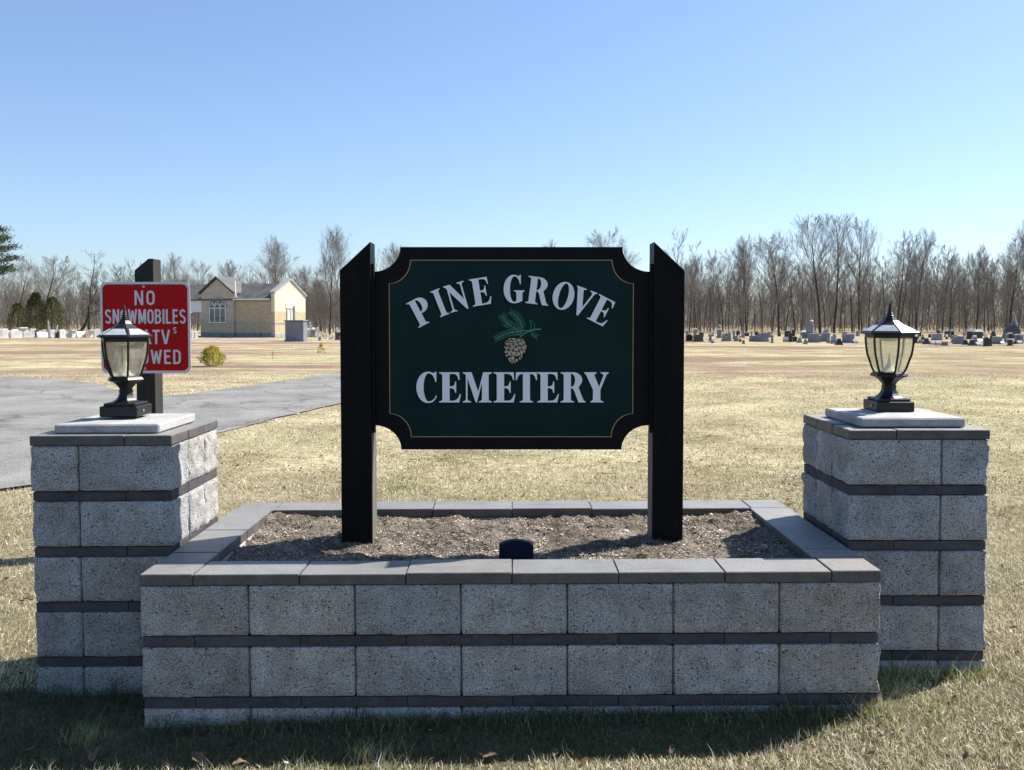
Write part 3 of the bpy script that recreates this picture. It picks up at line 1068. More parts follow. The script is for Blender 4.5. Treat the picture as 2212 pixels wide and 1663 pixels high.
# painted black block shade left and below the letters
for nm, lps in (("arched_lettering_backing", loops_top), ("straight_lettering_backing", loops_low)):
    for k, (ox, oz) in enumerate(((-.0045, -.0035), (-.009, -.007))):
        if k == 0: continue
        pass
    sh_ = [[(x - .0085, z - .0065) for x, z in lp] for lp in lps]
    local(curve_mesh(nm, sh_, 0.0012, M['letter_shade'], sign, y=YF - .0022), sign)
    sh2 = [[(x - .0042, z - .0032) for x, z in lp] for lp in lps]
    local(curve_mesh(nm, sh2, 0.0010, M['letter_shade'], sign, y=YF - .0029), sign)

# pine sprig and cone emblem; coordinates in tenths of the emblem's measured grid
EK = 0.09946 / 1.1573 * 4.25 / F


def ex_(x): return at((1180 + x * .09946) / 1.1573, 800, 4.25)[0]
def ez_(y): return at(1100, (760 + y * .09946) / 1.1573, 4.25)[2]


def stroke(mb, pts, w0, w1, y):
    """flat tapering ribbon facing the viewer"""
    n = len(pts)
    L_, R_ = [], []
    for i, p in enumerate(pts):
        a = pts[max(i - 1, 0)]; b = pts[min(i + 1, n - 1)]
        dx_, dz_ = b[0] - a[0], b[1] - a[1]
        l = math.hypot(dx_, dz_) or 1
        w = (w0 + (w1 - w0) * i / (n - 1)) / 2
        L_.append((p[0] - dz_ / l * w, y, p[1] + dx_ / l * w)); R_.append((p[0] + dz_ / l * w, y, p[1] - dx_ / l * w))
    vs_ = L_ + R_
    bk = [(a, y + .0008, c) for a, _, c in vs_]
    fs = [[i, i + 1, n + i + 1, n + i] for i in range(n - 1)]
    mb.add(vs_, fs)


def emb(pts): return [(ex_(a), ez_(b)) for a, b in pts]


def resample(pts, k):
    out = []
    P_ = [Vector(p) for p in pts]
    cum = [0]
    for a, b in zip(P_[:-1], P_[1:]): cum.append(cum[-1] + (b - a).length)
    for j in range(k + 1):
        t = cum[-1] * j / k
        for i in range(len(P_) - 1):
            if t <= cum[i + 1] + 1e-9:
                f = (t - cum[i]) / max(cum[i + 1] - cum[i], 1e-9)
                out.append(tuple(P_[i].lerp(P_[i + 1], f)))
                break
    return out


spm = MB()
rr = random.Random(3)
yy = YF - .0030
U = EK
main = [(1475, 670), (1290, 665), (1100, 690), (900, 730), (760, 790), (640, 850), (560, 890)]
br2 = [(1190, 665), (1000, 570), (870, 470), (800, 370), (740, 260)]
br3 = [(1285, 660), (1240, 520), (1180, 380), (1090, 270), (940, 180)]
stem_ = [(1200, 855), (1250, 790), (1320, 740), (1400, 700), (1475, 670), (1560, 635), (1640, 632), (1728, 634)]
side = [(1490, 680), (1500, 770), (1560, 840), (1640, 880)]
lay = 0
for path, w0, w1 in ((main, 26, 12), (br2, 16, 8), (br3, 16, 8), (stem_, 20, 34), (side, 14, 8), ([(1465, 645), (1485, 540), (1440, 400)], 14, 5), ([(1578, 615), (1560, 500), (1465, 390)], 14, 5),
                     ([(1310, 735), (1240, 710), (1130, 725)], 12, 5), ([(1245, 785), (1160, 755), (1070, 805)], 12, 5)):
    stroke(spm, emb(resample(path, 12)), w0 * U, w1 * U, yy - lay * .00006); lay += 1
for path, k, ln, f0 in ((main, 18, 150, 0.22), (br2, 12, 165, 0.14), (br3, 14, 150, 0.08)):
    pts = resample(path, 60)
    for sgn in (-1, 1):
        for j in range(k):
            t = f0 + (1 - f0) * (j + .5) / k
            i = int(t * 59)
            p = Vector(pts[i]); d = (Vector(pts[i + 1]) - Vector(pts[i])).normalized()
            nrm = Vector((-d.y, d.x)) * sgn
            l = ln * (1 - .30 * t) * rr.uniform(.88, 1.08)
            tip = p + d * l * .72 + nrm * l * .78
            mid = p + d * l * .20 + nrm * l * .52
            stroke(spm, emb([tuple(p), tuple(mid), tuple(tip)]), 11 * U, 3 * U, yy - .0006 - (j % 7) * .00005 - (.0004 if sgn > 0 else 0))
for j in range(5):
    p = resample(side, 8)[3 + j]
    tip = (p[0] + 40 + j * 14, p[1] - 165 + j * 22); mid = (p[0] + 30, p[1] - 80)
    stroke(spm, emb([p, mid, tip]), 11 * U, 3 * U, yy - .0012)
local(spm.build("pine_sprig", M['sprig'], sign), sign)

cone_pts = [(845 + 0, 960), (930, 860), (1060, 835), (1200, 850), (1300, 890), (1370, 1000), (1385, 1090), (1360, 1220), (1290, 1350), (1200, 1430), (1090, 1500), (1000, 1500), (930, 1440), (880, 1330), (820, 1230), (800, 1100)]
local(curve_mesh("cone_backing", [emb(cone_pts)], .0006, M['letter_shade'], sign, y=YF - .0046), sign)
scales = [(950, 880, 35, 22, 15), (1050, 878, 58, 26, -5), (1175, 905, 62, 36, -15), (1265, 893, 30, 22, -30), (880, 928, 35, 14, 30), (968, 938, 52, 24, 12), (1078, 945, 65, 30, -3), (1222, 995, 65, 42, -25), (1292, 962, 50, 40, -30),
          (848, 985, 22, 22, 40), (892, 1000, 48, 30, 30), (985, 998, 58, 24, 12), (1110, 1012, 65, 34, -8), (1338, 1042, 42, 20, -25), (925, 1048, 32, 11, 5), (838, 1082, 32, 24, 60), (1025, 1060, 70, 30, -10), (1188, 1100, 70, 40, -20),
          (1305, 1092, 68, 42, -25), (885, 1107, 50, 32, 35), (990, 1115, 62, 32, 15), (1108, 1142, 66, 44, -8), (860, 1195, 50, 34, 45), (955, 1200, 72, 34, 28), (1240, 1210, 38, 62, 25), (1305, 1180, 28, 52, 35), (1050, 1242, 58, 56, 0),
          (1165, 1252, 46, 60, 28), (875, 1290, 28, 38, -30), (942, 1285, 40, 54, -30), (1125, 1325, 50, 48, 10), (1245, 1308, 21, 45, 5), (940, 1372, 24, 42, -25), (1022, 1357, 46, 48, 0), (1200, 1365, 21, 42, 20), (1122, 1410, 40, 38, 0),
          (965, 1425, 26, 32, 0), (1040, 1437, 26, 27, 0), (1003, 1472, 19, 17, 0), (1078, 1470, 15, 17, 0)]
cl = []
for (a, b, rx, ry, ro) in scales:
    pts = []
    for k in range(14):
        t = 2 * math.pi * k / 14
        e = 0.82
        ux = math.copysign(abs(math.cos(t)) ** e, math.cos(t)) * rx * .94
        uy = math.copysign(abs(math.sin(t)) ** e, math.sin(t)) * ry * .94
        ux *= 1 - .12 * (uy > 0) * abs(uy) / ry
        c_, s_ = math.cos(R(-ro)), math.sin(R(-ro))
        pts.append((a + ux * c_ - uy * s_, b + ux * s_ + uy * c_))
    cl.append(emb(pts))
local(curve_mesh("pine_cone", cl, .0008, M['cone'], sign, y=YF - .0055), sign)

# ------------------------------------------------------------------ red sign on its post
rs = empty("no_snowmobiles_sign", (-2.49, 6.2, 0), label="square red sign with white letters NO SNOWMOBILES OR ATVS ALLOWED on a black post", cat="sign")
m = MB()
m.prism([(-2.565, -.2), (-2.436, -.2), (-2.436, 1.972), (-2.470, 1.972), (-2.565, 1.893)], 6.212, 6.352)
po = m.build("post", M['brown_wood'], rs); bv = po.modifiers.new("b", 'BEVEL'); bv.width = .005; bv.segments = 2
local(po, rs)


def rrect(x0, x1, z0, z1, r, n=8):
    pts = []
    for cx_, cz_, a0 in ((x1 - r, z1 - r, 0), (x0 + r, z1 - r, 90), (x0 + r, z0 + r, 180), (x1 - r, z0 + r, 270)):
        pts += arc(cx_, cz_, r, r, a0, a0 + 90, n)
    return pts


KR = .3888 / 1.1573 * 6.19 / F


def rx_(zx): return (zx * .3888 / 1.1573 - CX) / F * 6.19
def rz_(zy): return at(300, (520 + zy * .3888) / 1.1573, 6.19)[2]


plate = local(curve_mesh("plate", [rrect(rx_(648), rx_(1225), rz_(1062), rz_(475), .045)], .003, M['sheet_white'], rs, y=6.19), rs)
local(curve_mesh("red_field", [rrect(rx_(663), rx_(1209), rz_(1045), rz_(490), .036)], .001, M['red'], rs, y=6.189), rs)
for bz_ in (505, 1030):
    m = MB()
    m.lathe([(.0095, 0), (.0095, .004), (.004, .007)], 6)
    for i in range(len(m.v) - 18, len(m.v)):
        x, y, z = m.v[i]
        m.v[i] = (rx_(931) + x, 6.1885 - z, rz_(bz_) + y)
    local(m.build("bolt", M['metal'], rs), rs)

ST = {  # gothic strokes in a unit-high box: width, list of polylines
    'N': (.56, [[(.07, 0), (.07, 1)], [(.09, .97), (.47, .03)], [(.49, 0), (.49, 1)]]),
    'O': (.54, [arc(.27, .70, .20, .225, 0, 180, 8) + arc(.27, .30, .20, .225, 180, 360, 8) + [(.47, .70)]]),
    'S': (.54, [arc(.27, .73, .195, .20, 20, 180, 8) + [(.09, .66), (.16, .56), (.38, .45), (.45, .36)] + arc(.265, .27, .195, .20, 0, -160, 8)]),
    'W': (.78, [[(.06, 1), (.22, 0.03)], [(.22, .03), (.39, .90)], [(.39, .90), (.56, .03)], [(.56, .03), (.72, 1)]]),
    'M': (.66, [[(.07, 0), (.07, 1)], [(.10, .98), (.33, .12)], [(.33, .12), (.56, .98)], [(.59, 0), (.59, 1)]]),
    'B': (.54, [[(.07, 0), (.07, 1)], [(.07, .925), (.28, .925)] + arc(.28, .73, .17, .195, 90, -90, 7) + [(.07, .535)], [(.28, .52)] + arc(.28, .298, .19, .222, 90, -90, 7) + [(.07, .076)]]),
    'I': (.16, [[(.08, 0), (.08, 1)]]),
    'L': (.46, [[(.07, 0), (.07, 1)], [(.07, .075), (.45, .075)]]),
    'E': (.48, [[(.07, 0), (.07, 1)], [(.07, .075), (.46, .075)], [(.07, .53), (.41, .53)], [(.07, .925), (.45, .925)]]),
    'A': (.60, [[(.07, 0), (.29, 1)], [(.31, 1), (.53, 0)], [(.15, .24), (.45, .24)]]),
    'T': (.50, [[(.25, 0), (.25, 1)], [(.02, .925), (.48, .925)]]),
    'V': (.58, [[(.07, 1), (.28, .02)], [(.30, .02), (.51, 1)]]),
    'D': (.54, [[(.07, 0), (.07, 1)], [(.07, .925), (.26, .925)] + arc(.26, .72, .20, .205, 90, 0, 6) + arc(.26, .28, .20, .205, 0, -90, 6) + [(.07, .075)]]),
    'R': (.56, [[(.07, 0), (.07, 1)], [(.07, .925), (.28, .925)] + arc(.28, .715, .18, .21, 90, -90, 7) + [(.07, .505)], [(.28, .50), (.49, 0)]]),
}


def text_line(mb, txt, zx0, zx1, zy0, zy1, gap=.13, wst=.15):
    h = rz_(zy0) - rz_(zy1)
    tot = sum(ST[c][0] for c in txt if c != ' ') + gap * (len(txt) - 1) + txt.count(' ') * .25
    k = (rx_(zx1) - rx_(zx0)) / tot
    x = rx_(zx0)
    i = 0
    for c in txt:
        if c == ' ':
            x += (.25 + gap) * k
            continue
        w, pls = ST[c]
        for pl_ in pls:
            stroke(mb, [(x + a * k, rz_(zy1) + b * h) for a, b in pl_], wst * (h * .75 + k * .25) * .95, wst * (h * .75 + k * .25) * .95, 6.1875 - (i % 9) * .00007)
            i += 1
        x += (w + gap) * k


tm = MB()
text_line(tm, "NO", 870, 1000, 530, 624, gap=.2)
text_line(tm, "SNOWMOBILES", 680, 1197, 650, 744, gap=.14, wst=.145)
text_line(tm, "OR", 738, 852, 782, 875, gap=.14)
text_line(tm, "ATV", 912, 1096, 782, 875, gap=.05)
text_line(tm, "S", 1115, 1137, 766, 805, wst=.15)
text_line(tm, "ALLOWED", 722, 1162, 911, 1003, gap=.17, wst=.15)
local(tm.build("lettering", M['sheet_white'], rs), rs)

# ------------------------------------------------------------------ small things in the bed
fl = empty("flood_light", (0.018, 3.80, float(soil_h(np.array([0.018]), np.array([3.80]))[0]) - .01),
           label="small dark blue flood light seen from its arched back in the planter soil", cat="flood light")
w = .081
m = MB()
w = .072
m.prism([(-w, 0.008), (w, 0.008), (w, .094)] + [(w * q_, .096 + .017 * (1 - q_ * q_)) for q_ in (.85, .6, .3, 0, -.3, -.6, -.85)] + [(-w, .094)], -.012, .030)
hs = m.build("housing", M['flood'], fl); bv = hs.modifiers.new("b", 'BEVEL'); bv.width = .003; bv.segments = 2
m = MB(); m.box(-w - .004, w + .004, -.020, .034, 0, .009, .002); m.build("base_flange", M['flood'], fl)
m = MB(); m.box(-w + .008, w - .008, .030, .034, .014, .090); m.build("lens", M['solar'], fl)


def pebble(x, y, r, lab, mat=M['stone'], seed=1):
    z = float(soil_h(np.array([x]), np.array([y]))[0])
    m = MB(); m.lathe([(r * .4, -.4 * r), (r * .9, -.1 * r), (r, .15 * r), (r * .75, .5 * r), (r * .3, .68 * r)], 9, seed, sx=1.25)
    V_ = np.array(m.v); V_ = V_ * (1 + .22 * vnoise(V_ + seed, 60, seed))[:, None]; m.v = [tuple(v) for v in V_]
    o = m.build("pebble", mat, None, smooth=True); o.location = (x, y, z); o.rotation_euler = (0, 0, seed)
    tag(o, lab, "stone")


for px, py, r, lab in ((1213, 1153, .010, "pale pebble right of the middle of the soil bed, left of the larger one"), (1352, 1148, .016, "largest pale pebble in the soil, left of the right sign post"),
                       (1030, 1160, .009, "flat white pebble in the soil beside the left sign post"), (950, 1183, .009, "small grey pebble in the soil at the foot of the left post")):
    X_, Y_ = ground(px, py, .53)
    pebble(X_, Y_, r, lab, seed=int(px) % 11)
X_, Y_ = ground(1141, 1140, .53)
m = MB(); m.tube([(0, 0, -.02), (.001, 0, .012), (-.002, .001, .026)], [.0045, .004, .003], 6)
o = m.build("stub", M['brown_wood']); o.location = (X_, Y_, float(soil_h(np.array([X_]), np.array([Y_]))[0])); tag(o, "short dark broken stem standing in the soil behind the flood light", "stem")

# ------------------------------------------------------------------ grass blades
def blades(n, ymin, ymax, dens_pow, hmin, hmax, wd, seed, name=None):
    r = np.random.default_rng(seed)
    u = r.random(n)
    a = 1 - dens_pow + 1
    # density per area ~ Y^-p, area element ~ Y dY
    e = 2 - dens_pow
    if abs(e) < 1e-6:
        Y = ymin * (ymax / ymin) ** u
    else:
        Y = (ymin ** e + u * (ymax ** e - ymin ** e)) ** (1 / e)
    X = r.uniform(-.62, .62, n) * (Y + .35)
    jx, jy = r.normal(0, .045, n), r.normal(0, .07, n)
    keep = ~in_poly(X + jx, Y + jy, [tuple(p) for p in RP[::2]])
    keep &= ~((X > PX0 + .01) & (X < PX1 - .01) & (Y > PY0 - .004) & (Y < PY1))
    for xa, xb in ((-2.045, -1.45), (1.44, 2.03)):
        keep &= ~((X > xa) & (X < xb) & (Y > 3.87) & (Y < 4.47))
    keep &= ~((X > -2.57) & (X < -2.43) & (Y > 6.2) & (Y < 6.36))
    P = np.stack([X, Y, np.zeros(n)], 1)
    cover = fnoise(P, 1.3, 91, 3)
    clump = fnoise(P, 9, 92, 3)
    keep &= r.random(n) < np.clip(.95 + .55 * cover + .35 * clump, .15, 1)
    X, Y, P, cover, clump = X[keep], Y[keep], P[keep], cover[keep], clump[keep]
    n = len(X)
    nearwall = ((np.abs(Y - PY0) < .10) & (X > PX0) & (X < PX1)) | ((X < -1.40) & (X > -2.15) & (np.abs(Y - 3.84) < .09)) | ((X > 1.4) & (X < 2.15) & (np.abs(Y - 3.84) < .1))
    H = r.uniform(hmin, hmax, n) * (1 + .5 * clump)
    H = np.where(nearwall, H * 1.8, H)
    tall = r.random(n) > .965
    H *= np.where(tall, 1.9, 1)
    az = r.uniform(0, 2 * math.pi, n) + .8 * vnoise(P, 5, 95)
    lean = np.abs(r.normal(.85, .45, n))          # matted: most blades lie over
    lean = np.where(tall, lean * .45, np.clip(lean, 0.1, 1.45))
    d = np.stack([np.cos(az) * np.sin(lean), np.sin(az) * np.sin(lean), np.cos(lean)], 1)
    lean2 = np.clip(lean + r.uniform(.1, .7, n), 0, 1.62)
    az2 = az + r.normal(0, .5, n)
    d2 = np.stack([np.cos(az2) * np.sin(lean2), np.sin(az2) * np.sin(lean2), np.cos(lean2)], 1)
    Z = gz(X, Y)
    B = np.stack([X, Y, Z - .003], 1)
    W_ = wd * (1 + (Y - 3) * .10).clip(1, 4) * r.uniform(.6, 1.3, n)
    wv = r.uniform(0, 2 * math.pi, n)
    sv = np.stack([np.cos(wv) * .5 + .6, np.sin(wv) * .35, np.zeros(n)], 1)
    sv /= np.linalg.norm(sv, axis=1)[:, None]
    sv *= W_[:, None] / 2
    mid = B + d * (H * .55)[:, None]
    tip = mid + d2 * (H * .5)[:, None]
    V = np.stack([B - sv, B + sv, mid + sv * .85, mid - sv * .85, tip], 1).reshape(-1, 3)
    i5 = (np.arange(n) * 5)[:, None]
    Q = i5 + np.array([[0, 1, 2, 3]]); T_ = i5 + np.array([[3, 2, 4]])
    pal = np.array([[.80, .71, .48], [.70, .60, .37], [.95, .89, .70], [.36, .29, .17], [.26, .28, .09], [.16, .19, .055], [.22, .13, .06]])
    pal[4:6] += np.array([[.08, .06, .03]]) * (1 if ymin > 5 else 0)
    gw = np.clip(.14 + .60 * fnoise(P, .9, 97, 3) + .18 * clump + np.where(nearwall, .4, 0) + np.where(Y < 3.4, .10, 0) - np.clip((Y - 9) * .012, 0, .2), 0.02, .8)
    isg = r.random(n) < gw
    ci = np.where(isg, r.choice([4, 5], n, p=[.6, .4]), r.choice([0, 1, 2, 3, 6], n, p=[.34, .24, .22, .16, .04]))
    c = pal[ci] * r.uniform(.8, 1.15, (n, 1))
    shade_mask = (Y < PY0) & (Y > 3.15 + .04 * clump) & (Y > 3.15 + (X - .8) * .45) & (X < 1.40) & (X > -3)      # greener blades with the masonry's cast shade painted into their colour
    shade_mask |= (X < -1.4) & (Y < 3.9) & (Y > 3.3 + .05 * clump)
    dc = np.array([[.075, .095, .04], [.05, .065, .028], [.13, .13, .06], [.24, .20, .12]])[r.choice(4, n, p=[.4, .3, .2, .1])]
    c = np.where(shade_mask[:, None], dc, c)
    return V, Q, T_, np.repeat(c, 5, axis=0)


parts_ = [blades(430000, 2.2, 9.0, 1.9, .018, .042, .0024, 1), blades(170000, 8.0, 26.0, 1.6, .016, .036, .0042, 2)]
Vg, Qg, Tg, Cg, off = [], [], [], [], 0
for V, Q, T_, c in parts_:
    Vg.append(V); Qg.append(Q + off); Tg.append(T_ + off); Cg.append(c); off += len(V)
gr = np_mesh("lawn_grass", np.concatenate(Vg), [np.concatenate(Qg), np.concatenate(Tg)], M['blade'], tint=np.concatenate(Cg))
tag(gr, label="short dormant straw coloured lawn grass flecked with green", cat="grass", kind='stuff')

rl = np.random.default_rng(55)
nl = 9000
Yl = 4.9 * (20 / 4.9) ** rl.random(nl); Xl = rl.uniform(-.62, .62, nl) * (Yl + .3)
Yl[:700] = rl.uniform(2.3, 4.6, 700); Xl[:700] = rl.uniform(-.62, .62, 700) * Yl[:700]
cl_ = fnoise(np.stack([Xl, Yl, np.zeros(nl)], 1), .8, 57, 3)
kp = ~in_poly(Xl, Yl, [tuple(p) for p in RP[::2]]) & ~((np.abs(Xl) < 2.1) & (Yl > 3.42) & (Yl < 4.86)) & (rl.random(nl) < .45 + .8 * cl_)
Xl, Yl = Xl[kp], Yl[kp]; nl = len(Xl)
Cl = np.stack([Xl, Yl, gz(Xl, Yl) + rl.uniform(.012, .028, nl)], 1)
al = rl.uniform(0, 6.28, nl); sl = rl.uniform(.006, .020, nl) * (1 + .03 * Yl)
uu = np.stack([np.cos(al), np.sin(al), rl.uniform(-.5, .5, nl)], 1) * sl[:, None]
vv = np.stack([-np.sin(al), np.cos(al), rl.uniform(-.5, .5, nl)], 1) * (sl * rl.uniform(.3, .8, nl))[:, None]
Vl = np.stack([Cl - uu, Cl - vv, Cl + uu, Cl + vv, Cl + np.array([0, 0, .004])], 1).reshape(-1, 3)
i5 = (np.arange(nl) * 5)[:, None]
Tl = np.concatenate([i5 + np.array([[0, 1, 4]]), i5 + np.array([[1, 2, 4]]), i5 + np.array([[2, 3, 4]]), i5 + np.array([[3, 0, 4]])])
cb_ = np.array([[.10, .06, .035], [.05, .035, .025], [.17, .11, .065], [.55, .5, .4]])[rl.choice(4, nl, p=[.4, .3, .22, .08])]
ll_ = np_mesh("leaf_litter", Vl, [Tl], M['chip'], tint=np.repeat(cb_, 5, axis=0))
tag(ll_, label="scraps of brown leaf litter sprinkled through the lawn", cat="leaf litter", kind='stuff')

# taller wispy tufts by the masonry
def tuft(name, x, y, nb, h, spread, lab, seed, green=.5):
    r = random.Random(seed)
    V, Q, C_ = [], [], []
    for k in range(nb):
        a = r.uniform(0, 6.28); l = r.uniform(.3, 1.2)
        bx0, by0 = r.gauss(0, spread * .35), r.gauss(0, spread * .25)
        hh = h * r.uniform(.5, 1.1)
        w_ = .0011
        pts = []
        for j in range(5):
            t = j / 4
            pts.append((bx0 + math.cos(a) * hh * l * t * t * .8, by0 + math.sin(a) * hh * l * t * t * .8, hh * (t - .25 * l * t * t)))
        n0 = len(V)
        for j, p_ in enumerate(pts):
            ww = w_ * (1 - j / 4.6)
            V += [(p_[0] - ww, p_[1], p_[2]), (p_[0] + ww, p_[1], p_[2])]
            c = (.20, .23, .09) if r.random() < green else (.55, .47, .28)
            C_ += [c, c]
        for j in range(4):
            Q.append([n0 + 2 * j, n0 + 2 * j + 1, n0 + 2 * j + 3, n0 + 2 * j + 2])
    o = np_mesh(name, np.array(V), [np.array(Q)], M['blade'], tint=np.array(C_))
    o.location = (x, y, float(gz(np.array([x]), np.array([y]))[0]) - .005)
    tag(o, lab, "grass tuft", group="taller grass tufts at the foot of the walls")


for i, (px, py, nb, h, s_, lab, gn) in enumerate((
        (190, 1580, 150, .11, .13, "bushy dry grass tuft in the shade at the foot of the left pillar", .75),
        (1880, 1572, 90, .10, .13, "wispy grass tuft against the right corner of the planter", .3),
        (1940, 1520, 90, .10, .12, "green grass tuft between the planter corner and the right pillar", .8),
        (560, 1575, 80, .07, .2, "low dark grass tuft against the left third of the planter front", .6),
        (860, 1575, 90, .08, .22, "dark grass tuft leaning on the planter front left of its middle", .7),
        (1130, 1572, 80, .07, .2, "dark grass tuft against the middle of the planter front", .7),
        (1540, 1565, 70, .07, .2, "green grass tuft against the right third of the planter front", .5),
        (820, 1640, 90, .09, .16, "upright green tuft catching the light at the edge of the shade", .6),
        (2050, 1455, 80, .07, .14, "straw grass tuft at the foot of the right pillar front", .4))):
    X_, Y_ = ground(px, py, 0)
    if 1 < i < 8 and i != 7 and i != 2: Y_ = min(Y_, 3.425)
    tuft("grass_tuft", X_, Y_, nb, h, s_, lab, 40 + i, gn)

# dead leaves
def leaf_mesh(seed):
    r = random.Random(seed)
    m = MB()
    n = 9
    vs_, fs = [], []
    for j in range(n):
        t = j / (n - 1)
        w_ = .013 * math.sin(math.pi * min(.98, t * .92 + .06)) ** .7 * (1 + .3 * math.sin(t * 17 + seed))
        z = .006 * math.sin(t * 3 + seed) + .004
        cu = .35 + .3 * math.sin(seed + t * 4)
        x = (t - .5) * .06
        vs_ += [(x, -w_, z + w_ * cu), (x, 0, z), (x, w_, z + w_ * cu * .7)]
    for j in range(n - 1):
        for k in range(2):
            a = j * 3 + k
            fs.append([a, a + 1, a + 4, a + 3])
    m.add(vs_, fs)
    m.tube([(.03, 0, .008), (.045, .002, .012)], .0008, 4)
    return m


protos = [leaf_mesh(k).build("dead_leaf", M['brown_leaf'], None) for k in range(3)]
for k, pr in enumerate(protos):
    pr.location = (0, 0, 0)
lrng = random.Random(5)
lspots = [(203, 1618, 1.5), (432, 1640, 1.4), (350, 1640, .8), (520, 1652, 1.1), (1058, 1645, .9), (1200, 1640, .8), (1700, 1648, 1.0), (2060, 1540, .8), (545, 1565, .8), (610, 1560, .9), (1960, 1240, .8), (2162, 1262, .9),
          (1450, 1640, .7), (1905, 1625, .7), (60, 1600, .9), (885, 975, 1.1), (810, 985, .9), (600, 1050, .9), (1180, 1010, .8), (700, 1020, .8), (1560, 990, .9), (1660, 1060, .8), (20, 1480, .8), (530, 985, .9), (1290, 1030, .8)]
for i, (px, py, s_) in enumerate(lspots):
    X_, Y_ = ground(px, py, 0)
    o = protos[i] if i < 3 else protos[i % 3].copy()
    if i >= 3: COL.objects.link(o)
    o.location = (X_, Y_, float(gz(np.array([X_]), np.array([Y_]))[0]) + .018)
    o.rotation_euler = (lrng.uniform(-.35, .35), lrng.uniform(-.35, .35), lrng.uniform(0, 6.28))
    o.scale = (s_,) * 3
    tag(o, "curled brown dead leaf lying loose on the lawn", "leaf", group="dead leaves on the lawn")

# ------------------------------------------------------------------ trees
def tubes(P0, P1, R0, R1, k=3):
    n = len(P0)
    d = P1 - P0
    d /= np.linalg.norm(d, axis=1)[:, None] + 1e-9
    ref = np.where(np.abs(d[:, 2:3]) < .9, np.array([[0, 0, 1.]]), np.array([[1., 0, 0]]))
    a = np.cross(d, ref); a /= np.linalg.norm(a, axis=1)[:, None] + 1e-9
    b = np.cross(d, a)
    V = []
    for j in range(k):
        t = 2 * math.pi * j / k
        o = a * math.cos(t) + b * math.sin(t)
        V.append(P0 + o * R0[:, None])
    for j in range(k):
        t = 2 * math.pi * j / k
        o = a * math.cos(t) + b * math.sin(t)
        V.append(P1 + o * R1[:, None])
    V = np.stack(V, 1).reshape(-1, 3)
    i0 = (np.arange(n) * 2 * k)[:, None]
    Q = np.concatenate([i0 + np.array([[j, (j + 1) % k, k + (j + 1) % k, k + j]]) for j in range(k)])
    return V, Q


